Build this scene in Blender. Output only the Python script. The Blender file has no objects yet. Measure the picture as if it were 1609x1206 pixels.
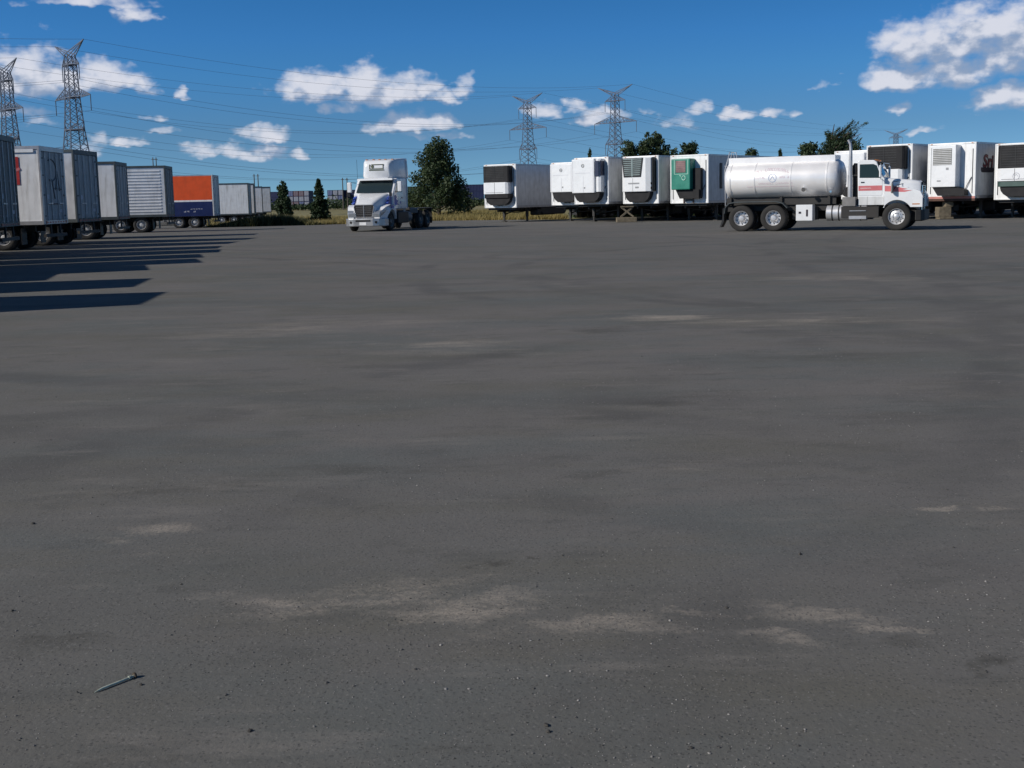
import bpy, math, random
from math import sin, cos, radians, pi, atan2, sqrt, tan
from mathutils import Vector, Matrix, Quaternion, noise as mnoise
S = bpy.context.scene
C = S.collection
# ------------------------------------------------------------------ camera, sky, sun, exposure
CAM_H = 1.55; FPX = 1750.0; PITCH = math.atan(215/1750); ROLL = -0.021
cd = bpy.data.cameras.new("camera"); cam = bpy.data.objects.new("camera", cd); C.objects.link(cam)
cd.sensor_width = 36; cd.sensor_fit = 'HORIZONTAL'; cd.lens = 36*FPX/1609; cd.shift_y = -75/1609
cd.clip_start = 0.1; cd.clip_end = 8000
CAM_M = Matrix.Rotation(pi/2-PITCH, 3, 'X') @ Matrix.Rotation(ROLL, 3, 'Z')
cam.matrix_world = Matrix.Translation((0, 0, CAM_H)) @ CAM_M.to_4x4()
S.camera = cam
SUN_EL = radians(30); SUN_AZ = radians(203)            # azimuth of the sun from +X
sdir = Vector((cos(SUN_AZ)*cos(SUN_EL), sin(SUN_AZ)*cos(SUN_EL), sin(SUN_EL)))
sl = bpy.data.lights.new("sun", 'SUN'); sl.energy = 3.6; sl.angle = radians(0.5); sl.color = (1.0, .94, .86)
so = bpy.data.objects.new("sun", sl); C.objects.link(so); so.location = (-50, -30, 60)
so.rotation_euler = sdir.to_track_quat('Z', 'Y').to_euler()
S.view_settings.view_transform = 'Standard'; S.view_settings.look = 'None'
S.view_settings.gamma = 1; S.view_settings.use_curve_mapping = False
S.view_settings.exposure = 0.15
SKY_STRENGTH = 0.07

def px_ray(px, py):
    return CAM_M @ Vector(((px-804.5)/FPX, -(py-603+75)/FPX, -1))
def px_ground(px, py, z=0.0):
    r = px_ray(px, py); t = (z-CAM_H)/r.z
    return Vector((r.x*t, r.y*t, z))
def px_depth(px, py, Y):
    r = px_ray(px, py); r = r*(Y/r.y)
    return Vector((r.x, Y, r.z+CAM_H))

def nn(nt, typ, **kw):
    n = nt.nodes.new(typ)
    for k, v in kw.items(): setattr(n, k, v)
    return n
def math_(nt, op, a, b=None, c=None, clamp=False):
    n = nt.nodes.new('ShaderNodeMath'); n.operation = op; n.use_clamp = clamp
    for i, v in enumerate((a, b, c)):
        if v is None: continue
        if isinstance(v, (int, float)): n.inputs[i].default_value = v
        else: nt.links.new(v, n.inputs[i])
    return n.outputs[0]
def vmath(nt, op, a, b=None, c=None, out=0):
    n = nt.nodes.new('ShaderNodeVectorMath'); n.operation = op
    for i, v in enumerate((a, b, c)):
        if v is None: continue
        if isinstance(v, (tuple, list)): n.inputs[i].default_value = v
        else: nt.links.new(v, n.inputs[i])
    return n.outputs[out]
def mixc(nt, f, a, b, blend='MIX'):
    n = nt.nodes.new('ShaderNodeMix'); n.data_type = 'RGBA'; n.blend_type = blend
    for s, v in ((n.inputs[0], f), (n.inputs[6], a), (n.inputs[7], b)):
        if isinstance(v, (int, float)): s.default_value = v
        elif isinstance(v, (tuple, list)): s.default_value = (*v[:3], 1)
        else: nt.links.new(v, s)
    return n.outputs[2]
def sstep(nt, v, lo, hi):
    n = nt.nodes.new('ShaderNodeMapRange'); n.interpolation_type = 'SMOOTHSTEP'
    nt.links.new(v, n.inputs[0]); n.inputs[1].default_value = lo; n.inputs[2].default_value = hi
    return n.outputs[0]

# world: Nishita sky with fair-weather clouds placed by azimuth and elevation
W = bpy.data.worlds.new("World"); S.world = W; W.use_nodes = True
nt = W.node_tree; nt.nodes.clear()
tc = nn(nt, 'ShaderNodeTexCoord')
sep = nn(nt, 'ShaderNodeSeparateXYZ'); nt.links.new(tc.outputs['Generated'], sep.inputs[0])
sky = nn(nt, 'ShaderNodeTexSky'); sky.sky_type = 'NISHITA'; sky.sun_disc = False
sky.sun_elevation = SUN_EL; sky.sun_rotation = (pi/2-SUN_AZ) % (2*pi)
sky.air_density = 1.0; sky.dust_density = 0.3; sky.ozone_density = 4.0; sky.altitude = 200
# the clear upper air reaches far down on this day: read the sky model a little above the true elevation
zz = math_(nt, 'MULTIPLY_ADD', sep.outputs[2], 2.6, 0.10)
cmb = nn(nt, 'ShaderNodeCombineXYZ')
nt.links.new(sep.outputs[0], cmb.inputs[0]); nt.links.new(sep.outputs[1], cmb.inputs[1]); nt.links.new(zz, cmb.inputs[2])
nt.links.new(vmath(nt, 'NORMALIZE', cmb.outputs[0]), sky.inputs[0])
grp = bpy.data.node_groups.new("cloud_density", 'ShaderNodeTree')
grp.interface.new_socket(name="P", in_out='INPUT', socket_type='NodeSocketVector')
grp.interface.new_socket(name="D", in_out='OUTPUT', socket_type='NodeSocketFloat')
gi = grp.nodes.new('NodeGroupInput'); go = grp.nodes.new('NodeGroupOutput')
CLOUDS = [(40,112,85,36,1),(120,118,75,27,1),(185,120,42,20,.9),(-40,110,80,40,1),(140,0,85,10,.7),(215,20,24,13,.7),(228,139,24,9,.6),(285,145,12,9,.55),
 (72,42,14,6,.35),(495,131,68,26,1),(580,133,60,30,1),(645,133,52,24,1),(695,148,34,12,.75),(735,130,16,19,.65),(645,192,52,20,1),(692,190,28,17,.8),(600,196,30,10,.6),
 (423,206,40,15,.95),(318,238,34,12,.65),(400,238,46,15,.8),(472,240,16,10,.7),(195,222,32,9,.75),(142,230,26,16,.65),(545,167,34,10,.6),
 (685,214,46,7,.55),(850,171,30,14,.75),(905,163,20,14,.7),(936,180,36,15,.8),(1162,175,30,12,.95),(1215,174,18,8,.7),(1246,177,12,8,.5),(1098,162,17,12,.6),
 (1300,131,18,8,.6),(1450,62,66,30,1),(1525,48,80,40,1),(1610,42,80,46,1),(1405,116,55,23,1),(1490,110,66,28,.9),(1570,96,60,24,.75),(1590,148,55,22,.9),
 (1413,166,18,9,.55),(1452,203,24,6,.5),(1070,188,36,14,.42),(25,176,44,10,.5),(243,183,18,6,.5),(262,206,20,5,.5),(70,190,30,8,.35),(1015,175,14,7,.4),
 (-260,60,160,50,1),(1850,140,150,45,1),(1900,-80,170,60,1),(500,-160,200,40,1),(1100,-220,220,50,1),(-300,-140,200,60,1)]
acc = None
for (cx, cy, rx, ry, s) in CLOUDS:
    d = px_ray(cx, cy).normalized()
    az = atan2(d.x, d.y); el = math.asin(d.z)
    ix = FPX/rx; iy = FPX/(ry*1.35); el -= .42*ry/FPX
    q = vmath(grp, 'MULTIPLY_ADD', gi.outputs[0], (ix, iy, 0), (-az*ix, -el*iy, 0))
    q = vmath(grp, 'MAXIMUM', q, vmath(grp, 'MULTIPLY', q, (-1, -2.4, 0)))
    dd = vmath(grp, 'DOT_PRODUCT', q, q, out=1)
    v = math_(grp, 'MULTIPLY_ADD', dd, -0.62*s-.1, s)
    acc = v if acc is None else math_(grp, 'MAXIMUM', acc, v)
grp.links.new(acc, go.inputs[0])
azn = math_(nt, 'ARCTAN2', sep.outputs[0], sep.outputs[1]); eln = math_(nt, 'ARCSINE', sep.outputs[2])
pc = nn(nt, 'ShaderNodeCombineXYZ'); nt.links.new(azn, pc.inputs[0]); nt.links.new(eln, pc.inputs[1])
def fbm(vec, scale, detail, rough=.55):
    n = nn(nt, 'ShaderNodeTexNoise'); nt.links.new(vec, n.inputs['Vector'])
    n.inputs['Scale'].default_value = scale; n.inputs['Detail'].default_value = detail; n.inputs['Roughness'].default_value = rough
    return n
def density(off):
    p0 = vmath(nt, 'ADD', pc.outputs[0], off)
    w = fbm(p0, 26, 3)
    wv = vmath(nt, 'MULTIPLY_ADD', w.outputs['Color'], (.034, .018, 0), (-.017, -.009, 0))
    w2 = fbm(vmath(nt, 'MULTIPLY', p0, (1, 1.8, 1)), 80, 2)
    wv = vmath(nt, 'ADD', wv, vmath(nt, 'MULTIPLY_ADD', w2.outputs['Color'], (.016, .009, 0), (-.008, -.0045, 0)))
    p1 = vmath(nt, 'ADD', p0, wv)
    g = nn(nt, 'ShaderNodeGroup'); g.node_tree = grp; nt.links.new(p1, g.inputs[0])
    f = fbm(vmath(nt, 'MULTIPLY', p0, (1, 1.4, 1)), 52, 4.5, .5)
    e = math_(nt, 'MULTIPLY_ADD', f.outputs[0], 2.1, -1.03)
    return math_(nt, 'ADD', g.outputs[0], e)
d0 = density((0, 0, 0)); d1 = density((-.005, .015, 0))
alpha = sstep(nt, d0, -.05, 1.0)
lit = sstep(nt, math_(nt, 'SUBTRACT', d0, d1), -0.25, 0.62)     # tops face clear air, bases do not
ccol = mixc(nt, lit, (3.7, 4.7, 6.6), (9.2, 9.4, 10.4))
fac = nn(nt, 'ShaderNodeValToRGB'); nt.links.new(sep.outputs[2], fac.inputs[0])
cr = fac.color_ramp; cr.elements[0].position = .03; cr.elements[0].color = (.98, 1.26, 1.26, 1)
cr.elements[1].position = .60; cr.elements[1].color = (.50, .68, .82, 1)
for p_, c_ in ((.06, (.90, 1.26, 1.30, 1)), (.108, (.72, 1.50, 1.78, 1)), (.14, (.62, 1.50, 1.95, 1)), (.17, (.54, 1.44, 1.92, 1)), (.30, (.5, 1.0, 1.3, 1))):
    e_ = cr.elements.new(p_); e_.color = c_
skyc = mixc(nt, 1.0, sky.outputs[0], fac.outputs[0], 'MULTIPLY')
fin = mixc(nt, math_(nt, 'MULTIPLY', alpha, .93), skyc, ccol)
bg = nn(nt, 'ShaderNodeBackground'); bg.inputs[1].default_value = SKY_STRENGTH
nt.links.new(fin, bg.inputs[0])
wo = nn(nt, 'ShaderNodeOutputWorld'); nt.links.new(bg.outputs[0], wo.inputs[0])

# ------------------------------------------------------------------ materials
MATS = {}
def mat(name, col, rough=.5, metal=0., var=.12, scale=2.5, grime=0., grime_col=(.10, .085, .065), streak=False, bump=0., bscale=30., seams=0., coat=0., spec=.5):
    if name in MATS: return MATS[name]
    m = bpy.data.materials.new(name); m.use_nodes = True; t = m.node_tree
    b = t.nodes['Principled BSDF']; b.inputs['Roughness'].default_value = rough; b.inputs['Metallic'].default_value = metal
    b.inputs['Specular IOR Level'].default_value = spec
    if coat: b.inputs['Coat Weight'].default_value = coat
    tcn = t.nodes.new('ShaderNodeTexCoord'); vec = tcn.outputs['Object']
    n1 = t.nodes.new('ShaderNodeTexNoise'); n1.inputs['Scale'].default_value = scale; n1.inputs['Detail'].default_value = 5
    t.links.new(vec, n1.inputs['Vector'])
    lo = tuple(c*(1-var) for c in col); hi = tuple(min(1, c*(1+var)) for c in col)
    c = mixc(t, sstep(t, n1.outputs[0], .3, .7), lo, hi)
    if grime:
        n2 = t.nodes.new('ShaderNodeTexNoise'); n2.inputs['Scale'].default_value = 1.3; n2.inputs['Detail'].default_value = 8; n2.inputs['Roughness'].default_value = .65
        v2 = vmath(t, 'MULTIPLY', vec, (3.5, 3.5, .45) if streak else (1, 1, 1)); t.links.new(v2, n2.inputs['Vector'])
        f = math_(t, 'MULTIPLY', sstep(t, n2.outputs[0], .44, .78), grime)
        c = mixc(t, f, c, grime_col)
    if seams:
        sp = t.nodes.new('ShaderNodeSeparateXYZ'); t.links.new(vec, sp.inputs[0])
        pp = math_(t, 'PINGPONG', sp.outputs[0], seams/2)
        c = mixc(t, math_(t, 'MULTIPLY', math_(t, 'LESS_THAN', pp, .012), .45), c, tuple(v*.35 for v in col))
    t.links.new(c, b.inputs['Base Color'])
    r = math_(t, 'MULTIPLY_ADD', n1.outputs[0], .25, max(.02, rough-.12)); t.links.new(r, b.inputs['Roughness'])
    if bump:
        n3 = t.nodes.new('ShaderNodeTexNoise'); n3.inputs['Scale'].default_value = bscale; n3.inputs['Detail'].default_value = 4
        t.links.new(vec, n3.inputs['Vector'])
        bp = t.nodes.new('ShaderNodeBump'); bp.inputs['Strength'].default_value = bump; bp.inputs['Distance'].default_value = .02
        t.links.new(n3.outputs[0], bp.inputs['Height']); t.links.new(bp.outputs[0], b.inputs['Normal'])
    MATS[name] = m; return m
M_white = mat('trailer_white', (.80, .81, .82), .45, var=.05, grime=.55, streak=True, grime_col=(.28, .26, .22), seams=1.22)
M_front = mat('trailer_front_white', (.84, .85, .85), .4, var=.04, grime=.42, streak=True, grime_col=(.36, .33, .28))
M_dullwhite = mat('weathered_white', (.66, .67, .67), .6, var=.08, grime=.5, streak=True, grime_col=(.24, .22, .19), seams=1.22)
M_silver = mat('trailer_aluminium', (.60, .61, .63), .42, .35, var=.08, grime=.35, streak=True, grime_col=(.2, .19, .18), seams=.61)
M_corr = mat('ribbed_aluminium', (.72, .73, .75), .42, .25, var=.07, grime=.3, streak=True, grime_col=(.25, .24, .22))
M_door = mat('trailer_door_grey', (.40, .41, .41), .6, var=.1, grime=.55, streak=True, grime_col=(.13, .11, .09))
M_doordk = mat('trailer_door_dark', (.22, .22, .21), .65, var=.15, grime=.7, streak=True, grime_col=(.09, .065, .05))
M_rail = mat('rail_aluminium', (.5, .5, .51), .4, .6, var=.08, grime=.3)
M_railgreen = mat('rail_dark', (.07, .085, .09), .5, .2, grime=.3)
M_frame = mat('chassis_black', (.022, .021, .02), .6, grime=.4, grime_col=(.05, .04, .03))
M_rust = mat('rusty_steel', (.09, .045, .03), .8, var=.3, grime=.6, grime_col=(.05, .035, .03))
M_tyre = mat('tyre_rubber', (.022, .021, .020), .85, var=.2, grime=.5, grime_col=(.06, .055, .05), bump=.3, bscale=60)
M_rimw = mat('rim_white_steel', (.55, .55, .55), .45, var=.1, grime=.5, grime_col=(.15, .13, .11))
M_rima = mat('rim_polished', (.66, .66, .67), .38, .5, var=.06, grime=.3, grime_col=(.25, .23, .2))
M_rimd = mat('rim_dusty_grey', (.22, .215, .21), .6, .2, var=.15, grime=.5)
M_chrome = mat('chrome', (.82, .83, .85), .16, 1., var=.03, grime=.15, grime_col=(.3, .3, .3))
M_black = mat('black_plastic', (.012, .012, .013), .45, var=.2)
M_grille = mat('grille_black', (.014, .014, .016), .6, var=.3, grime=.4, grime_col=(.03, .027, .025), spec=.25)
M_red = mat('red_paint', (.42, .03, .03), .45, var=.15)
M_redtail = mat('tail_lamp_red', (.25, .01, .01), .3)
M_amber = mat('amber_lens', (.45, .16, .03), .3)
M_orange = mat('orange_panel', (.80, .095, .014), .5, var=.06, grime=.15, streak=True, grime_col=(.3, .07, .03))
M_blue = mat('navy_panel', (.006, .018, .095), .45, var=.1, grime=.12)
M_green = mat('green_paint', (.022, .21, .15), .4, var=.08, grime=.3, streak=True, grime_col=(.05, .17, .13))
M_cab = mat('cab_white_paint', (.80, .81, .82), .28, var=.03, coat=.5, grime=.12, grime_col=(.45, .43, .4))
M_pinkred = mat('faded_red_stripe', (.62, .18, .19), .4, var=.12)
M_bluegr = mat('blue_graphic', (.05, .10, .42), .4, var=.3)
M_lettering = mat('lettering_faded', (.70, .58, .62), .5, var=.1)
M_letterblue = mat('lettering_blue_grey', (.45, .50, .62), .5, var=.1)
M_dkletter = mat('lettering_dark', (.03, .02, .03), .5, var=.1)
M_maroon = mat('lettering_maroon', (.22, .045, .05), .5, var=.1)
M_pale = mat('lettering_pale', (.5, .5, .55), .5, var=.1)
M_wood = mat('pale_timber', (.17, .14, .095), .8, var=.25, scale=6, bump=.3)
M_tank = mat('tank_polished', (.95, .93, .91), .36, .30, var=.03, scale=1.2, grime=.16, grime_col=(.55, .5, .52))
M_galv = mat('galvanised_lattice', (.10, .12, .17), .7, 0, var=.1)  # blue-grey of distance haze put into the steel colour
M_wire = mat('cable_aluminium', (.16, .20, .27), .8, 0)
M_pole = mat('utility_pole_wood', (.10, .085, .07), .9)
M_brown = mat('brown_bin', (.10, .05, .035), .7)
M_bark = mat('bark', (.06, .048, .036), .95, var=.3, bump=.6, bscale=12)
M_nail = mat('weathered_spike', (.46, .49, .40), .6, .2, var=.2, scale=40)
M_nailhead = mat('rusty_spike_head', (.06, .045, .03), .8, var=.3, scale=60)
M_inside = mat('cab_interior', (.03, .03, .032), .8)
M_seat = mat('seat_cloth', (.12, .12, .13), .9)
def glass(name, col, alpha=.75):
    if name in MATS: return MATS[name]
    m = bpy.data.materials.new(name); m.use_nodes = True; b = m.node_tree.nodes['Principled BSDF']
    b.inputs['Base Color'].default_value = (*col, 1); b.inputs['Roughness'].default_value = .04
    b.inputs['Specular IOR Level'].default_value = .6; b.inputs['Alpha'].default_value = alpha
    MATS[name] = m; return m
M_glass = glass('windscreen_glass', (.022, .036, .040), 1)
M_glassd = glass('side_window_glass', (.008, .014, .012), 1)
M_lens = glass('headlamp_lens', (.75, .78, .8), .9)
def leafmat(name, dark, light, tr=.25):
    m = bpy.data.materials.new(name); m.use_nodes = True; t = m.node_tree
    b = t.nodes['Principled BSDF']; b.inputs['Roughness'].default_value = .65
    g = t.nodes.new('ShaderNodeNewGeometry')
    n = t.nodes.new('ShaderNodeTexNoise'); n.inputs['Scale'].default_value = 1.3; n.inputs['Detail'].default_value = 3
    tcn = t.nodes.new('ShaderNodeTexCoord'); t.links.new(tcn.outputs['Object'], n.inputs['Vector'])
    f = math_(t, 'ADD', math_(t, 'MULTIPLY', g.outputs['Random Per Island'], .5), math_(t, 'MULTIPLY', n.outputs[0], .6), clamp=True)
    c = mixc(t, f, dark, light); t.links.new(c, b.inputs['Base Color'])
    tl = t.nodes.new('ShaderNodeBsdfTranslucent'); t.links.new(c, tl.inputs[0])
    mx = t.nodes.new('ShaderNodeMixShader'); mx.inputs[0].default_value = tr
    t.links.new(b.outputs[0], mx.inputs[1]); t.links.new(tl.outputs[0], mx.inputs[2])
    t.links.new(mx.outputs[0], t.nodes['Material Output'].inputs[0]); return m
M_leaf = leafmat('foliage_dark_green', (.013, .028, .012), (.065, .10, .034))
M_needle = leafmat('needles_green', (.012, .028, .014), (.055, .092, .034))
M_grassm = leafmat('dry_grass', (.13, .11, .035), (.42, .33, .12), .35)
M_weed = leafmat('weeds', (.03, .035, .014), (.11, .11, .035), .3)

# ------------------------------------------------------------------ mesh builder
class MB:
    def __init__(s): s.v = []; s.f = []; s.m = []
    def add(s, vs, fs, mi=0):
        o = len(s.v); s.v += [tuple(p) for p in vs]
        for f in fs: s.f.append(tuple(i+o for i in f)); s.m.append(mi)
        return s
    def box(s, x0, x1, y0, y1, z0, z1, mi=0):
        if x0 > x1: x0, x1 = x1, x0
        if y0 > y1: y0, y1 = y1, y0
        if z0 > z1: z0, z1 = z1, z0
        vs = [(x0,y0,z0),(x1,y0,z0),(x1,y1,z0),(x0,y1,z0),(x0,y0,z1),(x1,y0,z1),(x1,y1,z1),(x0,y1,z1)]
        return s.add(vs, [(0,3,2,1),(4,5,6,7),(0,1,5,4),(1,2,6,5),(2,3,7,6),(3,0,4,7)], mi)
    def beam(s, a, b, w, h=None, mi=0):
        a = Vector(a); b = Vector(b); d = (b-a).normalized(); h = h or w
        u = d.cross(Vector((0, 0, 1)))
        if u.length < .01: u = Vector((1, 0, 0))
        u.normalize(); q = d.cross(u)
        vs = [p + u*i*w/2 + q*j*h/2 for p in (a, b) for i, j in ((-1,-1),(1,-1),(1,1),(-1,1))]
        return s.add(vs, [(0,1,2,3),(7,6,5,4),(0,4,5,1),(1,5,6,2),(2,6,7,3),(3,7,4,0)], mi)
    def tube(s, pts, r, n=8, mi=0, cap=True):
        pts = [Vector(p) for p in pts]; rs = r if isinstance(r, (list, tuple)) else [r]*len(pts)
        rings = []; up = None
        for i, p in enumerate(pts):
            d = (pts[min(i+1, len(pts)-1)]-pts[max(i-1, 0)]).normalized()
            if up is None: up = Vector((0, 0, 1)) if abs(d.z) < .9 else Vector((1, 0, 0))
            u = (up - d*up.dot(d)).normalized(); w = d.cross(u); up = u
            rings.append([p + (u*cos(2*pi*k/n)+w*sin(2*pi*k/n))*rs[i] for k in range(n)])
        vs = [v for rg in rings for v in rg]; fs = []
        for i in range(len(pts)-1):
            for k in range(n): fs.append((i*n+k, (i+1)*n+k, (i+1)*n+(k+1) % n, i*n+(k+1) % n))
        if cap: fs.append(tuple(range(n))); fs.append(tuple(range(len(vs)-1, len(vs)-n-1, -1)))
        return s.add(vs, fs, mi)
    def prism(s, prof, y0, y1, mi=0, axis='y'):            # prof: (x, z) polygon swept along y (or (y,z) along x)
        n = len(prof)
        if axis == 'y': vs = [(x, y0, z) for x, z in prof] + [(x, y1, z) for x, z in prof]
        elif axis == 'x': vs = [(y0, a, z) for a, z in prof] + [(y1, a, z) for a, z in prof]
        else: vs = [(a, b, y0) for a, b in prof] + [(a, b, y1) for a, b in prof]
        fs = [tuple(range(n)), tuple(range(2*n-1, n-1, -1))] + [(i, i+n, (i+1) % n+n, (i+1) % n) for i in range(n)]
        return s.add(vs, fs, mi)
    def lathe(s, prof, c=(0, 0, 0), n=28, mi=0, closed=False):   # prof: (y, r) about the y axis
        vs = []; fs = []
        for y, r in prof:
            for k in range(n): vs.append((c[0]+r*cos(2*pi*k/n), c[1]+y, c[2]+r*sin(2*pi*k/n)))
        m = len(prof)
        for i in range(m if closed else m-1):
            j = (i+1) % m
            for k in range(n): fs.append((i*n+k, i*n+(k+1) % n, j*n+(k+1) % n, j*n+k))
        return s.add(vs, fs, mi)
    def loft(s, secs, mi=0, cap=True):
        n = len(secs[0]); vs = [p for q in secs for p in q]; fs = []
        for i in range(len(secs)-1):
            for k in range(n): fs.append((i*n+k, i*n+(k+1) % n, (i+1)*n+(k+1) % n, (i+1)*n+k))
        if cap: fs.append(tuple(range(n-1, -1, -1))); fs.append(tuple(range(len(vs)-n, len(vs))))
        return s.add(vs, fs, mi)
    def taper(s, x0, x1, k):                              # narrow y towards the front of a vehicle
        s.v = [(x, y*(1-k*max(0, min(1, (x-x0)/(x1-x0)))), z) for x, y, z in s.v]; return s
    def mesh(s, name, mats, smooth=None):
        me = bpy.data.meshes.new(name); me.from_pydata(s.v, [], s.f); me.update()
        mats = mats if isinstance(mats, (list, tuple)) else [mats]
        for q in mats: me.materials.append(q)
        if len(mats) > 1: me.polygons.foreach_set('material_index', s.m)
        import bmesh
        b = bmesh.new(); b.from_mesh(me); bmesh.ops.recalc_face_normals(b, faces=b.faces); b.to_mesh(me); b.free()
        if smooth:
            me.polygons.foreach_set('use_smooth', [True]*len(me.polygons))
            try: me.set_sharp_from_angle(angle=radians(smooth))
            except Exception: pass
        return me
    def build(s, name, mats, parent=None, bevel=0., smooth=None, seg=1):
        o = bpy.data.objects.new(name, s.mesh(name, mats, smooth)); C.objects.link(o)
        if parent: o.parent = parent
        if bevel:
            q = o.modifiers.new('bevel', 'BEVEL'); q.width = bevel; q.segments = seg; q.limit_method = 'ANGLE'; q.angle_limit = radians(35)
        return o
def thing(name, label, cat, loc=(0, 0, 0), rz=0., group=None):
    o = bpy.data.objects.new(name, None); C.objects.link(o); o.location = loc; o.rotation_euler = (0, 0, rz)
    o.empty_display_size = .3
    o['label'] = label; o['category'] = cat
    if group: o['group'] = group
    return o
def tag(o, label, cat, group=None, kind=None):
    o['label'] = label; o['category'] = cat
    if group: o['group'] = group
    if kind: o['kind'] = kind
    return o
def link(mesh, name, parent, loc=(0, 0, 0), rot=(0, 0, 0)):
    o = bpy.data.objects.new(name, mesh); C.objects.link(o); o.parent = parent; o.location = loc; o.rotation_euler = rot
    return o
def text_obj(s, size, name, m, parent, loc, rot, ext=.004, align='CENTER', sx=1.0, shear=0., bold=0.):
    cu = bpy.data.curves.new(name, 'FONT'); cu.body = s; cu.size = size; cu.extrude = ext; cu.align_x = align; cu.align_y = 'CENTER'
    cu.shear = shear; cu.offset = bold; cu.resolution_u = 3
    t = bpy.data.objects.new(name+'_tmp', cu); C.objects.link(t)
    bpy.context.view_layer.update()
    me = bpy.data.meshes.new_from_object(t.evaluated_get(bpy.context.evaluated_depsgraph_get()))
    bpy.data.objects.remove(t); me.materials.clear(); me.materials.append(m)
    me.transform(Matrix.Diagonal((sx, 1, 1, 1)))
    return link(me, name, parent, loc, rot)

# ------------------------------------------------------------------ wheels
R_T = .52
def tyre_prof(y0, w, R=R_T, ri=.30):
    a = y0-w/2; b = y0+w/2
    return [(a+.02, ri), (a, ri+.06), (a, R-.07), (a+.025, R-.02), (a+.05, R), (b-.05, R), (b-.025, R-.02), (b, R-.07), (b, ri+.06), (b-.02, ri)]
def tyre_mesh(dual):
    m = MB(); m.lathe(tyre_prof(0, .27), closed=True, n=32)
    if dual: m.lathe(tyre_prof(-.33, .27), closed=True, n=32)
    m.tube([(0, -.5 if dual else -.3, 0), (0, -.02, 0)], .12, 10)
    return m.mesh('wheel', M_tyre, 40)
def rim_front():
    m = MB(); m.lathe([(.10, .312), (.125, .30), (.11, .285), (.03, .275), (.045, .24), (.085, .17), (.09, .135), (.055, .13), (.06, .11), (.13, .10), (.145, .06), (.15, .001)], n=28)
    for k in range(10):
        a = 2*pi*k/10; m.tube([(.145*cos(a), .07, .145*sin(a)), (.145*cos(a), .115, .145*sin(a))], .017, 6)
    for k in range(10):
        a = 2*pi*(k+.5)/10; m.tube([(.235*cos(a), .03, .235*sin(a)), (.235*cos(a), .054, .235*sin(a))], .026, 8, mi=1)
    return m
def rim_dish():
    m = MB(); m.lathe([(.10, .312), (.128, .30), (.11, .288), (.0, .272), (-.06, .262), (-.065, .19), (-.06, .16), (-.03, .13), (.08, .115), (.10, .09), (.105, .001)], n=28)
    for k in range(10):
        a = 2*pi*k/10; m.tube([(.165*cos(a), -.06, .165*sin(a)), (.165*cos(a), -.01, .165*sin(a))], .017, 6)
    for k in range(10):
        a = 2*pi*(k+.5)/10; m.tube([(.225*cos(a), -.07, .225*sin(a)), (.225*cos(a), -.052, .225*sin(a))], .026, 8, mi=1)
    return m
TY1 = tyre_mesh(False); TY2 = tyre_mesh(True)
RF = rim_front().mesh('rim', [M_rima, M_black], 35); RD = rim_dish().mesh('rim', [M_rima, M_black], 35)
RW = rim_dish().mesh('rim', [M_rimw, M_black], 35); RG = rim_dish().mesh('rim', [M_rimd, M_black], 35)
def wheel(parent, x, y, side, dual, rim, R=R_T):
    w = link(TY2 if dual else TY1, 'wheel', parent, (x, y, R), (0, 0, 0 if side > 0 else pi))
    s = R/R_T; w.scale = (s/parent.scale[0], 1, s)
    link(rim, 'rim', w)
    return w

# ------------------------------------------------------------------ dry van trailer: x=0 is the rear, +x the front, z ground
def undercarriage(t, L, ax=(1.6, 2.85), leg=None, rim=RW, flaps=True, legs=True, zb=1.15):
    m = MB()
    for y in (-.5, .5): m.box(.6, L-1.5, y-.05, y+.05, zb-.30, zb-.02)
    k = .8
    while k < L-1.5: m.box(k, k+.06, -1.18, 1.18, zb-.12, zb-.015); k += .6
    for a in ax:
        m.box(a-.25, a+.25, -.62, -.42, .62, zb-.3); m.box(a-.25, a+.25, .42, .62, .62, zb-.3)
        m.tube([(a, -1.0, R_T), (a, 1.0, R_T)], .07, 8)
    m.build('chassis', M_frame, t)
    for a in ax:
        for s in (1, -1): wheel(t, a, s*1.06, s, True, rim, .49)
    if flaps:
        for s in (1, -1): MB().box(ax[0]-.72, ax[0]-.70, s*.72, s*1.25, .22, zb-.15).build('mud_flap', M_black, t)
    if legs:
        lx = leg or L-2.6
        for s in (1, -1):
            m = MB(); m.box(lx-.07, lx+.07, s*.93-.07, s*.93+.07, .30, zb-.02); m.box(lx-.05, lx+.05, s*.93-.05, s*.93+.05, .05, .3)
            m.box(lx-.15, lx+.15, s*.93-.13, s*.93+.13, 0, .05); m.beam((lx, s*.93, .55), (lx+.75, s*.5, zb-.15), .06)
            m.build('landing_leg', M_frame, t)
def gz(x, y):
    a = max(0, min(1, (y-62)/60)); b = max(0, min(1, (-x-4)/14)); a = a*a*(3-2*a); b = b*b*(3-2*b)
    return -.45*a*b
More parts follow.
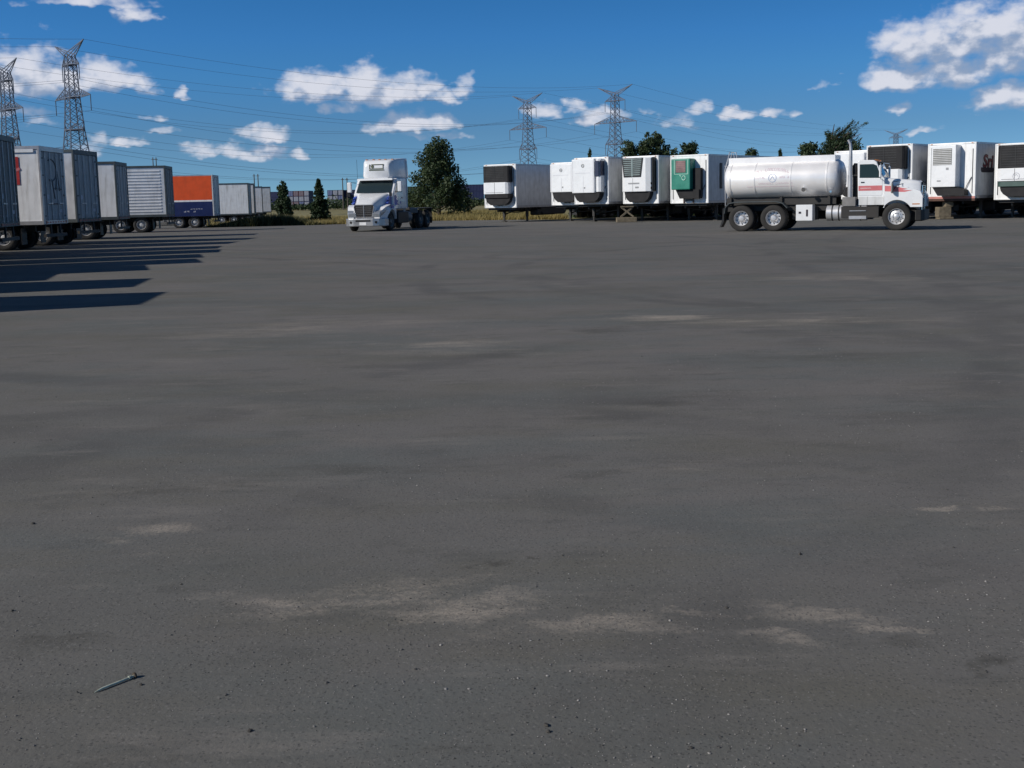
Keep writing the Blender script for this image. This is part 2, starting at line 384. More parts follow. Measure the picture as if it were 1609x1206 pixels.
def van(label, near, ang, top, L=16.0, side=M_white, door=M_door, rail=M_rail, zb=.99, rim=RW, style='', group='semi-trailers parked in the left row', small=False, postmat=None):
    """near: world xy of the rear corner nearer the camera; ang: direction (deg from +Y, + towards +X) of the rear face away from camera"""
    a = radians(ang); rv = Vector((sin(a), cos(a), 0)); near = Vector((*near, 0)); c = near + rv*1.3
    th = atan2(rv.x, -rv.y)                                   # +y local points back to the camera side
    c.z = gz(c.x, c.y); top -= c.z
    t = thing('box_trailer', label, 'trailer', c, th, group)
    hw = 1.3
    b = MB()
    b.box(.06, L, -hw+.015, hw-.015, zb, top-.03)
    if style == 'ribbed':
        z = zb+.25
        while z < top-.3:
            for s in (1, -1): b.prism([(s*(hw-.015), z), (s*(hw+.012), z+.03), (s*(hw+.012), z+.07), (s*(hw-.015), z+.10)], .3, L-.1, axis='x')
            z += .19
    elif style == 'posts':
        x = .5
        while x < L: 
            for s in (1, -1): b.box(x, x+.05, s*(hw-.015), s*(hw+.01), zb+.12, top-.14)
            x += .61
    b.build('body', side, t)
    r = MB()
    for s in (1, -1):
        r.box(.0, L, s*(hw-.05), s*(hw+.018), top-.13, top)
        r.box(.0, L, s*(hw-.05), s*(hw+.018), zb-.03, zb+.12)
    r.box(L-.06, L+.01, -hw, hw, top-.13, top-.002)
    r.build('rail', rail, t, .008)
    f = MB()
    for s in (1, -1): f.box(-.03, .055, s*(hw-.12), s*(hw+.02), zb-.02, top+.003)
    f.box(-.031, .055, -hw+.12, hw-.12, top-.19, top+.002); f.box(-.031, .055, -hw+.12, hw-.12, zb-.021, zb+.14)
    f.build('rear_frame', postmat or rail, t, .01)
    for s in (1, -1):
        d = MB(); d.box(-.005, .045, s*.012, s*(hw-.13), zb+.155, top-.205)
        dn = d.build('rear_door', door, t, .006)
        if not small:
            for yy in (.35, .85):
                q = MB(); q.tube([(-.035, s*yy, zb+.12), (-.035, s*yy, top-.2)], .018, 6)
                for zz in (zb+.35, (zb+top)/2, top-.4): q.box(-.04, -.0051, s*yy-.05, s*yy+.05, zz-.03, zz+.03)
                q.box(-.075, -.04, s*yy-.02, s*yy+.28*(1 if yy < .5 else -1)*s, zb+.75, zb+.80)
                q.build('lock_rod', M_rail, dn)
            q = MB()
            for zz in (zb+.3, zb+1.1, top-1.1, top-.45): q.box(-.03, -.0051, s*(hw-.30), s*(hw-.125), zz-.03, zz+.03)
            q.build('hinge', M_railgreen, dn)
    if not small:
        q = MB()
        for k in range(8): q.box(-.0345, -.0312, -1.15+k*.29, -1.15+k*.29+.145, zb+.03, zb+.08)
        q.build('reflective_tape', M_red, t)
        MB().box(-.012, -.0051, .55, .82, zb+.95, zb+1.12).build('warning_sticker', M_pale, t)
        MB().box(-.012, -.0051, -.78, -.52, zb+.42, zb+.55).build('number_plate', M_pale, t)
    bp = MB(); bp.box(-.02, .08, -1.15, 1.15, .48, .60)
    for s in (1, -1): bp.box(0, .06, s*.5-.04, s*.5+.04, .6, zb-.02)
    bp.build('bumper', M_frame, t)
    for s in (1, -1):
        MB().box(-.045, -.031, s*1.02, s*1.14, zb+.01, zb+.11).build('tail_light', M_redtail, t)
    undercarriage(t, L, rim=rim, zb=zb, flaps=not small)
    return t
def glyphs(name, m, parent, x0, x1, yside, z, h, n, seed, off=.003):
    """a row of illegible, worn letter-like strokes on a side face (the photo shows no readable characters)"""
    r = random.Random(seed); q = MB(); w = (x1-x0)/n
    ys = sorted((yside, yside+off*(1 if yside > 0 else -1)))
    for k in range(n):
        if r.random() < .14: continue
        xa = x0+k*w; ww = w*.7
        q.box(xa, xa+ww*.28, ys[0], ys[1], z, z+h)
        for zz in r.sample((0, .4, .8), 2): q.box(xa+ww*.28, xa+ww, ys[0], ys[1], z+h*zz, z+h*(zz+.2))
    return q.build(name, m, parent)

# ground -----------------------------------------------------------------------------------------------
def ground_mats():
    m = bpy.data.materials.new('worn_asphalt'); m.use_nodes = True; t = m.node_tree; b = t.nodes['Principled BSDF']
    tcn = t.nodes.new('ShaderNodeTexCoord'); P = tcn.outputs['Object']
    def nz(scale, detail=5, rough=.55, mul=(1, 1, 1), col=False):
        n = t.nodes.new('ShaderNodeTexNoise'); n.inputs['Scale'].default_value = scale; n.inputs['Detail'].default_value = detail; n.inputs['Roughness'].default_value = rough
        t.links.new(vmath(t, 'MULTIPLY', P, mul), n.inputs['Vector']); return n.outputs[1 if col else 0]
    warp = vmath(t, 'MULTIPLY_ADD', nz(.9, 6, .65, col=True), (.9, .9, 0), (-.45, -.45, 0))
    warpf = vmath(t, 'MULTIPLY_ADD', nz(6, 5, .7, col=True), (.16, .16, 0), (-.08, -.08, 0))
    base = mixc(t, sstep(t, nz(.09, 4, .6, (1, 1.4, 1)), .3, .7), (.138, .136, .124), (.188, .172, .160))
    base = mixc(t, math_(t, 'MULTIPLY', sstep(t, nz(.55, 5, .6, (.5, 1, 1)), .45, .62), .7), base, (.120, .132, .126))
    base = mixc(t, math_(t, 'MULTIPLY', sstep(t, nz(1.7, 6, .65, (.4, 1, 1)), .5, .68), .6), base, (.150, .140, .118))
    base = mixc(t, math_(t, 'MULTIPLY', sstep(t, nz(.42, 7, .7, (.6, 1, 1)), .42, .74), .75), base, (.122, .117, .092))
    base = mixc(t, math_(t, 'MULTIPLY', sstep(t, nz(1.1, 7, .7, (.45, 1, 1)), .52, .8), .7), base, (.190, .175, .158))
    base = mixc(t, math_(t, 'MULTIPLY', sstep(t, nz(.75, 8, .7, (.35, 1, 1)), .54, .78), .6), base, (.080, .078, .076))
    def stains(lst, col, strength, base):
        acc = None; pp = vmath(t, 'ADD', vmath(t, 'ADD', P, warp), warpf)
        for (px, py, rx, ry, s) in lst:
            c = px_ground(px, py); e = px_ground(px+rx, py); f = px_ground(px, py-ry); g = px_ground(px, py+ry)
            ax = max(.03, abs(e.x-c.x)); ay = max(.03, abs(f.y-g.y)/2)
            q = vmath(t, 'MULTIPLY_ADD', pp, (1/ax, 1/ay, 0), (-c.x/ax, -c.y/ay, 0))
            v = math_(t, 'MULTIPLY_ADD', vmath(t, 'DOT_PRODUCT', q, q, out=1), -.55*s, s)
            acc = v if acc is None else math_(t, 'MAXIMUM', acc, v)
        f = math_(t, 'ADD', math_(t, 'ADD', acc, math_(t, 'MULTIPLY_ADD', nz(2.6, 9, .72, (.35, 1, 1)), 2.4, -1.32)), math_(t, 'MULTIPLY_ADD', nz(38, 4, .8), 1.5, -.80))
        return mixc(t, math_(t, 'MULTIPLY', sstep(t, f, 0.0, 1.35), strength), base, col)
    light = [(450,940,60,7,.9),(560,950,150,13,.85),(640,925,180,16,.6),(700,968,150,14,.75),(800,950,90,10,.7),(930,985,120,14,.8),(1010,998,110,12,.8),(1090,970,60,6,.9),(1180,953,60,8,.8),(1290,965,150,14,.75),(1400,982,90,7,.8),(1190,1002,60,7,.9),(1250,1014,80,9,.75),
             (1462,796,45,5,1.05),(1580,797,40,3,.6),(1030,499,85,4,1.1),(1130,505,90,4,.7),(230,826,60,8,.6),(140,845,60,6,.5),(300,860,90,8,.45),(1110,745,50,5,.6),(700,545,140,14,.5),(1330,435,160,7,.6),(1300,505,200,8,.55),(450,520,160,12,.45),(560,505,160,9,.4),(380,930,90,12,.45),(750,1000,60,10,.5),(120,1100,80,8,.35)]
    base = stains(light, (.42, .365, .30), 1.0, base)
    dark = [(745,899,30,5,1.1),(1020,635,60,9,1.0),(930,655,110,9,.7),(1080,620,120,7,.7),(560,735,150,10,.75),(400,755,130,10,.6),(950,518,55,5,1.0),(820,885,14,3,1),(1380,470,130,6,.7),(1280,560,200,8,.7),(730,560,120,7,.7),(640,575,150,6,.6),(250,770,140,12,.6),
            (1440,1002,50,8,.8),(1590,1022,30,12,1.1),(1010,745,170,5,.7),(1150,730,160,8,.6),(1250,700,150,6,.6),(110,1010,80,14,.6),(130,1000,60,6,.7),(260,1175,160,12,.55),(590,1180,200,12,.5),(1320,410,120,5,.7),(1180,430,120,5,.6),(1500,600,150,12,.55),(1450,650,150,12,.5),(300,915,60,8,.6),(1300,850,150,10,.4),(1090,1060,150,12,.4),(850,420,200,5,.45)]
    base = stains(dark, (.066, .062, .052), .85, base)
    # tyre marks: faint rubber arcs where trucks swing through the yard
    pw = vmath(t, 'ADD', P, vmath(t, 'MULTIPLY_ADD', nz(.25, 2, .5, col=True), (1.2, 1.2, 0), (-.6, -.6, 0)))
    tr_ = None
    for (cx, cy, R_, w_) in ((-30, 26, 38, .28), (-30, 26, 40.1, .28), (22, -6, 26, .26), (22, -6, 28.1, .26), (-9, 62, 42, .3), (-9, 62, 44.2, .3), (30, 70, 48, .3), (30, 70, 50.2, .3), (-14, -16, 26, .22), (-14, -16, 28, .22), (60, 20, 52, .3), (60, 20, 54.1, .3), (0, -60, 66.5, .2), (0, -60, 68.4, .2), (-40, 0, 46, .3), (14, 24, 14, .25), (14, 24, 16, .25)):
        dl = vmath(t, 'LENGTH', vmath(t, 'MULTIPLY_ADD', pw, (1, 1, 0), (-cx, -cy, 0)), out=1)
        ab = math_(t, 'ABSOLUTE', math_(t, 'SUBTRACT', dl, R_))
        mr = sstep(t, ab, w_*1.5, w_*.35)
        tr_ = mr if tr_ is None else math_(t, 'MAXIMUM', tr_, mr)
    tf = math_(t, 'MULTIPLY', tr_, sstep(t, nz(.35, 5, .65), .40, .66))
    base = mixc(t, math_(t, 'MULTIPLY', tf, .62), base, (.085, .082, .079))
    base = mixc(t, math_(t, 'MULTIPLY', sstep(t, nz(3.3, 6, .7, (.45, 1, 1)), .52, .70), .62), base, (.100, .098, .089))
    base = mixc(t, math_(t, 'MULTIPLY', sstep(t, nz(2.2, 7, .7, (.3, 1, 1)), .54, .72), .58), base, (.235, .216, .192))
    # aggregate: pale and dark chips showing in the worn surface
    vo = t.nodes.new('ShaderNodeTexVoronoi'); vo.inputs['Scale'].default_value = 95; t.links.new(P, vo.inputs['Vector'])
    chip = t.nodes.new('ShaderNodeSeparateColor'); t.links.new(vo.outputs['Color'], chip.inputs[0])
    inner = math_(t, 'LESS_THAN', vo.outputs['Distance'], .45)
    base = mixc(t, math_(t, 'MULTIPLY', math_(t, 'MULTIPLY', math_(t, 'GREATER_THAN', chip.outputs[0], .93), inner), .55), base, (.23, .22, .205))
    base = mixc(t, math_(t, 'MULTIPLY', math_(t, 'MULTIPLY', math_(t, 'LESS_THAN', chip.outputs[1], .16), inner), .6), base, (.06, .058, .056))
    g = nz(60, 6, .8)
    base = mixc(t, math_(t, 'MULTIPLY', sstep(t, g, .35, .65), .30), base, (.10, .097, .092))
    t.links.new(base, b.inputs['Base Color']); b.inputs['Roughness'].default_value = .92; b.inputs['Specular IOR Level'].default_value = .25
    hgt = math_(t, 'ADD', math_(t, 'MULTIPLY', nz(48, 6, .75), 1.0), math_(t, 'MULTIPLY', nz(3, 5, .6), 1.6))
    bp = t.nodes.new('ShaderNodeBump'); bp.inputs['Strength'].default_value = .38; bp.inputs['Distance'].default_value = .010
    t.links.new(hgt, bp.inputs['Height']); t.links.new(bp.outputs[0], b.inputs['Normal'])
    f = bpy.data.materials.new('field_earth'); f.use_nodes = True; t2 = f.node_tree; b2 = t2.nodes['Principled BSDF']
    n = t2.nodes.new('ShaderNodeTexNoise'); n.inputs['Scale'].default_value = .12; n.inputs['Detail'].default_value = 8
    tc2 = t2.nodes.new('ShaderNodeTexCoord'); t2.links.new(tc2.outputs['Object'], n.inputs['Vector'])
    t2.links.new(mixc(t2, sstep(t2, n.outputs[0], .35, .65), (.13, .12, .045), (.26, .22, .085)), b2.inputs['Base Color'])
    b2.inputs['Roughness'].default_value = .95
    return m, f
M_asph, M_field = ground_mats()
g = MB(); n = 10
gx = [-4000, -300, -60, -30, -22, -20, -18, -16, -14, -12, -10, -8, -6, -4, 4, 60, 4000]; gy = [-300, 0, 55, 62]+[62+5*k for k in range(1, 13)]+[130, 400, 5000]
g.add([(x, y, gz(x, y)-.03) for y in gy for x in gx], [(j*len(gx)+i, j*len(gx)+i+1, (j+1)*len(gx)+i+1, (j+1)*len(gx)+i) for j in range(len(gy)-1) for i in range(len(gx)-1)])
o = g.build('field', M_field); o['kind'] = 'structure'
# lot edge follows the grass line in the picture
edge = [px_ground(x, y) for x, y in ((395,351.5),(430,350),(462,349.3),(500,349),(540,348.5),(600,347.5),(640,347),(700,346.2),(760,345.5),(830,345),(880,344.5))]
rr = random.Random(3); pts = [(-120, -30), (130, -30), (130, 92)]
E2 = []
for i in range(len(edge)-1):
    a, b_ = edge[i], edge[i+1]; nseg = max(3, int((b_-a).length/.8))
    for k in range(nseg):
        p = a.lerp(b_, k/nseg); E2.append((p.x, p.y + rr.uniform(-.5, .5)))
pts += [(60, 92), (30, 89.5)] + E2[::-1] + [(-25.5, 120), (-29.5, 160), (-33, 175), (-120, 175)]
import bmesh
bm_ = bmesh.new(); vs_ = [bm_.verts.new((x, y, 0)) for x, y in pts]; bm_.faces.new(vs_)
for co, no in [((0, y_, 0), (0, 1, 0)) for y_ in gy[2:-2]]+[((x_, 0, 0), (1, 0, 0)) for x_ in gx[1:-2]]:
    bmesh.ops.bisect_plane(bm_, geom=bm_.verts[:]+bm_.edges[:]+bm_.faces[:], plane_co=co, plane_no=no)
for v_ in bm_.verts: v_.co.z = gz(v_.co.x, v_.co.y)
me_ = bpy.data.meshes.new('parking_lot'); bm_.to_mesh(me_); bm_.free(); me_.materials.append(M_asph)
o = bpy.data.objects.new('parking_lot', me_); C.objects.link(o); o['kind'] = 'structure'
EDGEY = lambda x: min([(abs(e[0]-x), e[1]) for e in E2])[1]

# ------------------------------------------------------------------ left row of trailers
def box_glyph(*a): pass
# out of frame beside the camera; their shadows lie across the lot
offs = [((-12.86, 17.6), 4.1, -8), ((-14.4, 21.6), 4.1, -10), ((-17.3, 24.2), 4.0, -16), ((-16.3, 27.3), 4.05, -20), ((-15.9, 30.4), 4.1, -20), ((-16.3, 33.6), 3.9, -18)]
for i, ((x, y), tp, an) in enumerate(offs):
    av = radians(an)
    van('pale box trailer outside the left edge, known by its shadow on the asphalt', (x-sin(av)*2.6, y-cos(av)*2.6), an, tp, 14.6,
        side=M_dullwhite, door=M_door, small=True, group='trailers beyond the left edge of the view')
T = {}
T[0] = van('dark grey weathered box trailer cut off by the left edge of the photo', (-16.3, 34.5), -13, 4.12, 16, M_dullwhite, M_doordk, M_railgreen)
T[1] = van('dark grimy box trailer rear just right of the one cut off at the left edge', (-17.25, 37.88), -10, 4.12, 16, M_dullwhite, M_doordk, M_railgreen)
T[2] = van('white box trailer with red side panel and faint round emblem on its rear doors', (-17.77, 42.75), -2.7, 3.94, 16, M_white, M_door, M_rail)
T[3] = van('tall silver box trailer with vertical side posts, fourth from the left edge', (-18.36, 47.6), 1.0, 4.03, 16, M_silver, M_door, M_railgreen, style='posts')
T[4] = van('narrow-looking plain white box trailer left of the ribbed silver trailer', (-19.42, 55.63), -7, 3.82, 16, M_white, M_door, M_railgreen)
T[5] = van('silver box trailer with horizontally ribbed side left of the orange and navy trailer', (-21.18, 69.37), -7, 4.07, 16, M_corr, M_doordk, M_railgreen, style='ribbed')
T[6] = van('box trailer with orange upper side and navy blue lower side', (-23.87, 90.6), -4, 4.02, 14.6, M_white, M_front, M_rail, postmat=M_dullwhite)
T[7] = van('long plain white box trailer right of the orange and navy trailer', (-27.41, 118.07), -7, 3.85, 16, M_white, M_door, M_railgreen, small=True)
T[8] = van('distant white box trailer directly behind the long plain white trailer', (-28.18, 124.1), -10, 3.9, 16, M_white, M_doordk, M_railgreen, small=True)
T[9] = van('distant pale box trailer, second from the far end of the left row', (-29.45, 134), -12, 3.72, 16, M_white, M_door, M_railgreen, small=True)
T[10] = van('distant pale box trailer at the far end of the left row beside the small conifer', (-31.0, 146), -12, 3.85, 16, M_dullwhite, M_door, M_railgreen, small=True)
# trailer 2: red side panel, emblem on the doors
MB().box(.78, 5.2, 1.301, 1.304, 2.49, 3.54).build('red_panel', M_red, T[2])
MB().beam((.75, 1.307, 3.1), (1.4, 1.307, 2.8), .004, .10).build('pale_mark', M_pinkred, T[2])
MB().box(.2, 16, 1.322, 1.326, 3.70, 3.82).build('top_stripe', M_front, T[2])
q = MB()
arc = [(-.012, .18+.55*cos(a), 3.05+.42*sin(a)) for a in [radians(v) for v in range(60, 305, 15)]]
q.tube(arc, .028, 5); q.tube([(-.012, .18, 2.7), (-.012, -.05, 1.95)], .03, 5); q.tube([(-.012, -.15, 2.3), (-.012, -.45, 3.0), (-.012, -.62, 2.25)], .028, 5); q.tube([(-.012, -.1, 2.35), (-.012, -.8, 2.32)], .03, 5)
q.tube([(-.012, .75, 1.75), (-.012, -.85, 1.75)], .03, 5)
q.build('emblem', mat('faded_dark_print', (.12, .12, .13), .6), T[2])
# trailer 6: side colours
q = MB().box(.08, 14.3, 1.288, 1.3215, 2.25, 4.166); q.build('orange_panel', M_orange, T[6])
q = MB().box(.08, 14.3, 1.288, 1.3215, .965, 2.12); q.build('navy_panel', M_blue, T[6])
MB().box(.08, 14.3, 1.288, 1.324, 2.12, 2.25).build('white_stripe', M_front, T[6])
for x0, x1, z, h, n, s, mm in ((1.2, 2.7, 1.28, .12, 6, 1, M_pale), (3.1, 5.3, 1.26, .15, 9, 2, M_letterblue), (.9, 1.9, 1.5, .07, 5, 3, M_pale), (5.8, 7.4, 1.28, .13, 7, 4, M_pale), (5.8, 7.2, 1.5, .06, 6, 5, M_pale)):
    glyphs('lettering', mm, T[6], x0, x1, 1.3225, z, h, n, s)
MB().box(-.036, -.032, -1.25, -1.19, 1.3, 3.0).build('red_stripe', M_red, T[6])

# ------------------------------------------------------------------ reefer trailers: x=0 is the front, +x the rear
def reefer(label, x, y, ang, top, L=16.2, zb=1.15, side=M_dullwhite, rail=M_rail, rimx=RG, rounded=.10, legx=1.7, bottomrail=None, wheels=True):
    a = radians(ang); th = pi/2 - a
    t = thing('refrigerated_trailer', label, 'trailer', (x, y, 0), th, 'refrigerated trailers parked in the right row')
    hw = 1.3
    MB().box(.05, L, -hw+.012, hw-.012, zb, top-.02).build('body', side, t)
    f = MB(); f.box(0, .05, -hw+.07, hw-.07, zb+.10, top-.10); f.build('front_wall', M_front, t)
    f = MB()
    for s in (1, -1): f.box(-.015, .12, s*(hw-.07), s*(hw+.012), zb-.02, top)
    f.box(-.0151, .12, -hw+.07, hw-.07, top-.10, top+.001); f.box(-.0151, .12, -hw+.07, hw-.07, zb-.021, zb+.10)
    f.build('corner_post', M_front, t, .03, seg=2)
    r = MB()
    for s in (1, -1): r.box(.12, L, s*(hw-.05), s*(hw+.016), top-.12, top-.002); r.box(.12, L, s*(hw-.05), s*(hw+.016), zb-.02, zb+.14)
    r.build('rail', rail, t, .008)
    m = MB(); m.box(-.03, .0, -.25, .25, zb+.13, zb+.24); m.box(-.06, -.03, -.16, -.10, zb+.15, zb+.21); m.box(-.06, -.03, .10, .16, zb+.15, zb+.21); m.build('air_coupling', M_railgreen, t)
    for hp in ([(-.02, 1.12, zb+.25), (-.02, 1.12, top-.5)], [(-.02, -1.14, zb+.25), (-.02, -1.14, top-.35)], [(-.03, -1.10, zb+1.1), (-.06, -.9, zb+.7), (-.05, -.7, zb+.25)]): MB().tube(hp, .019, 5).build('hose', M_black, t)
    m = MB(); m.box(2.9, 5.4, -1.22, -.55, .42, zb-.16); m.build('fuel_tank', M_frame, t, .08, seg=2)
    for s in (1, -1): MB().box(-.03, -.0155, s*1.1-.05, s*1.1+.05, top-.07, top-.03).build('marker_lamp', M_amber, t)
    m = MB()
    for yy in (-.5, .5): m.box(.4, L-.4, yy-.05, yy+.05, zb-.30, zb-.025)
    k = .3
    while k < L: m.box(k, k+.06, -1.2, 1.2, zb-.14, zb-.022); k += .5
    m.box(.2, 2.4, -1.1, 1.1, zb-.16, zb-.023)
    for ax in (L-3.4, L-2.1):
        m.box(ax-.3, ax+.3, -.62, .62, .6, zb-.3); m.tube([(ax, -1, R_T), (ax, 1, R_T)], .07, 8)
    m.build('chassis', M_frame, t)
    for ax in (L-3.4, L-2.1):
        for s in (1, -1): wheel(t, ax, s*1.06, s, True, rimx)
    for s in (1, -1):
        m = MB(); m.box(legx-.08, legx+.08, s*.95-.08, s*.95+.08, .35, zb-.02); m.box(legx-.055, legx+.055, s*.95-.055, s*.95+.055, .04, .35)
        m.box(legx-.17, legx+.17, s*.95-.15, s*.95+.15, 0, .05); m.beam((legx, s*.95, .5), (legx+.9, s*.5, zb-.2), .07)
        m.beam((legx, s*.95, .75), (legx+.15, 0, .62), .05)
        m.build('landing_leg', M_frame, t)
    for s in (1, -1): MB().box(L-4.35, L-4.33, s*.72, s*1.25, .25, zb-.1).build('mud_flap', M_black, t)
    return t
def U(m, u0, u1, z0, z1, x0, x1, mi=0): return m.box(x0, x1, -u1, -u0, z0, z1, mi)
def chamfer_box(u0, u1, z0, z1, d, ch=.18, x=0.0):
    """nose box bulging forward with chamfered vertical corners: plan polygon swept in z"""
    m = MB(); m.prism([(x, -u0), (x-d+ch*.6, -u0), (x-d, -u0-ch), (x-d, -u1+ch), (x-d+ch*.6, -u1), (x, -u1)], z0, z1, axis='z'); return m
def underbody(p, u0, u1, z0, z1, d, parent, mm=None):
    # rounded dark lower housing seen from the front as a shallow bowl
    n = 10; prof = [(-u0, z1)] + [(-(u0+(u1-u0)*(.5-.5*cos(pi*k/n))), z1-(z1-z0)*min(1, 1.25*sin(pi*k/n))) for k in range(1, n)] + [(-u1, z1)]
    return MB().prism(prof, -d, -.0005, axis='x').build('condenser_housing', mm or M_grille, parent, .02)
def unit_dark_top(t, z, u0=-1.1, u1=1.05, d=.48, circle=False, greenband=False, seed=1):
    zt, zw, zl, zbm = z
    uo = chamfer_box(u0, u1, zw, zt, d, .12).build('cooling_unit', M_grille, t, .03)
    g = MB()
    for k in range(9):
        zz = zw+.08+k*(zt-zw-.16)/8; U(g, u0+.2, u1-.45, zz-.018, zz+.018, -d-.012, -d+.01)
    U(g, u0+.18, u0+.21, zw+.03, zt-.04, -d-.02, -d); U(g, (u0+u1)/2-.1, (u0+u1)/2-.07, zw+.03, zt-.04, -d-.02, -d)
    g.build('grille', M_black, uo)
    w = chamfer_box(u0-.01, u1-.12, zl, zw, d+.02, .2).build('white_cowl', M_cab, uo, .02)
    s = MB(); U(s, (u0+u1)/2-.12, (u0+u1)/2-.10, zl+.02, zw-.02, -d-.026, -d-.021); U(s, u0+.25, u1-.5, zl+.09, zl+.11, -d-.026, -d-.021); s.build('panel_seam', M_dkletter, uo)
    chamfer_box(u0+.03, u1, zl-.28, zl, d-.03, .15).build('lower_cowl', M_grille if not greenband else mat('dark_green_cowl', (.05, .09, .08), .5), uo, .02)
    underbody(0, u0+.12, u1-.02, zbm, zl-.28, d-.12, uo)
    if circle:
        c = MB(); pts = [(-d-.025, -(.0+.17*cos(a)), (zl+zw)/2-.08+.17*sin(a)) for a in [2*pi*k/16 for k in range(17)]]
        c.tube(pts, .014, 4, cap=False); c.tube([(-d-.025, .1, (zl+zw)/2-.1), (-d-.025, 0, (zl+zw)/2+.02), (-d-.025, -.1, (zl+zw)/2-.1)], .012, 4); c.build('round_emblem', M_pale, uo)
    return uo
def unit_white_tall(t, z, u0, u1, d=.55, side_vent=True, z_vent=None, seed=1, bracket=True):
    zt, zl, zbm = z
    uo = MB().box(-d, -.001, -u1, -u0, zl, zt).build('cooling_unit', M_cab, t, .05, seg=2)
    s = MB()
    U(s, u0+.25, u1-.3, (zt+zl)/2+.18, (zt+zl)/2+.20, -d-.006, -d+.01); U(s, (u0+u1)/2+.02, (u0+u1)/2+.035, zl+.05, (zt+zl)/2, -d-.006, -d+.01)
    U(s, u0+.08, u0+.095, zl+.05, zt-.1, -d-.006, -d+.01); U(s, u1-.1, u1-.085, zl+.05, zt-.1, -d-.006, -d+.01)
    s.build('panel_seam', M_pale, uo)
    c = MB(); zc = zt-.42; uc = (u0+u1)/2
    c.tube([(-d-.006, -uc-.10*cos(a), zc+.10*sin(a)) for a in [2*pi*k/12 for k in range(13)]], .022, 4, cap=False)
    U(c, uc-.05, uc+.05, zc-.03, zc+.03, -d-.01, -d); U(c, uc+.08, uc+.17, zl+.28, zl+.38, -d-.012, -d)
    c.build('round_emblem', mat('badge_grey', (.28, .29, .30), .5), uo)
    if side_vent:
        b = chamfer_box(u1, u1+.42, zl+.05, zt-.02, d-.08, .16).build('side_cowl', M_cab, uo, .02)
        v = MB(); v.prism([(-.02, -u1-.30), (-d+.12, -u1-.30), (-d+.12, -u1-.425), (-.02, -u1-.425)], zl+1.05, zt-.12, axis='z')
        U(v, u1+.03, u1+.33, zl+1.02, zt-.14, -d+.03, -d+.085)
        v.build('side_vent', mat('navy_vent', (.012, .02, .055), .4), b, .03)
    underbody(0, u0+.1, u1+.35, zbm, zl, d-.1, uo)
    return uo
RR = {}
RR[1] = reefer('leftmost refrigerated trailer of the right row, standing alone on its legs over grass', -0.6, 77, 33, 3.95, zb=1.0, side=M_silver, legx=1.9)
unit_dark_top(RR[1], (3.82, 2.72, 1.93, 1.18))
tk = MB(); tk.prism([(x, z) for x, z in ((3.3, .98), (3.3, .62), (3.5, .45), (6.6, .45), (6.8, .62), (6.8, .98))], -1.28, -.7)
tk.build('pallet_box', M_frame, RR[1], .05)
RR[2] = reefer('half-hidden white-unit refrigerated trailer, between the leftmost one and its taller neighbour', 3.9, 75, 38, 3.93, zb=1.1, side=M_silver)
unit_white_tall(RR[2], (3.82, 1.95, 1.3), -1.05, .75, .5)
RR[3] = reefer('refrigerated trailer with tall white unit and navy side vent', 5.25, 71.5, 38, 4.09, zb=1.15, side=M_dullwhite)
unit_white_tall(RR[3], (3.98, 1.85, 1.28), -1.1, .62, .6)
RR[4] = reefer('refrigerated trailer with tapering louvred grille over white cowl, left of the green unit', 8.21, 70, 39, 4.06, zb=1.13, side=M_dullwhite)
# tapered grille unit
t = RR[4]; d = .55
uo = chamfer_box(-1.12, 1.0, 1.86, 3.93, d, .3).build('cooling_unit', M_cab, t, .03)
MB().prism([(1.02, 3.93), (-.55, 3.93), (-.38, 2.76), (.88, 2.76)], -d-.03, -d+.02, axis='x').build('grille_frame', M_black, uo, .01)
q = MB()
for k in range(9):
    zz = 2.9+k*.12; w = .10+.14*(zz-2.76)
    q.box(-d-.05, -d-.028, -.30-w+.1, .78+w-.12, zz-.026, zz+.022)
q.box(-d-.055, -d-.03, .20, .29, 2.8, 3.9); q.build('grille', mat('louvre_grey', (.22, .28, .28), .5, .2), uo)
q = MB(); q.box(-d-.012, -d+.01, .22, .235, 1.9, 2.7); q.box(-d-.012, -d+.01, -.2, .05, 2.08, 2.18); q.box(-d-.012, -d+.01, -.25, .55, 2.33, 2.42, 0)
q.build('badge', mat('badge_grey', (.28, .29, .30), .5), uo)
q = MB(); q.box(-.42, -.28, -1.02, -.98, 2.0, 2.15); q.box(-.42, -.28, -1.02, -.98, 2.3, 2.42); q.build('side_vent', M_black, uo)
chamfer_box(1.0, 1.13, 1.9, 3.95, .35, .05).build('side_shroud', M_black, uo, .02)
underbody(0, -.95, .95, 1.22, 1.86, .4, uo)
RR[5] = reefer('refrigerated trailer with a green cooling unit on its white front', 11.0, 68.5, 38, 4.02, zb=1.1, side=M_dullwhite)
t = RR[5]; d = .68
uo = MB().box(-d, -.001, -.42, .88, 1.92, 3.78).build('cooling_unit', M_green, t, .06, seg=2)
MB().box(-d-.02, -d+.01, -.12, .55, 2.95, 3.66).build('grille', mat('reddish_grille', (.20, .13, .13), .6, var=.3), uo)
q = MB()
for k in range(6): q.box(-d-.035, -d-.02, -.10, .53, 3.02+k*.11, 3.045+k*.11)
q.build('grille_bars', mat('grille_bar_pink', (.30, .17, .17), .6), uo)
q = MB(); q.tube([(-d-.01, .0+.12*cos(a), 2.62+.13*sin(a)) for a in [2*pi*k/12 for k in range(13)]], .03, 5, cap=False); q.tube([(-d-.01, .18, 2.72), (-d-.01, .28, 2.8)], .03, 5)
q.build('badge', mat('badge_pale_green', (.35, .6, .5), .5), uo)
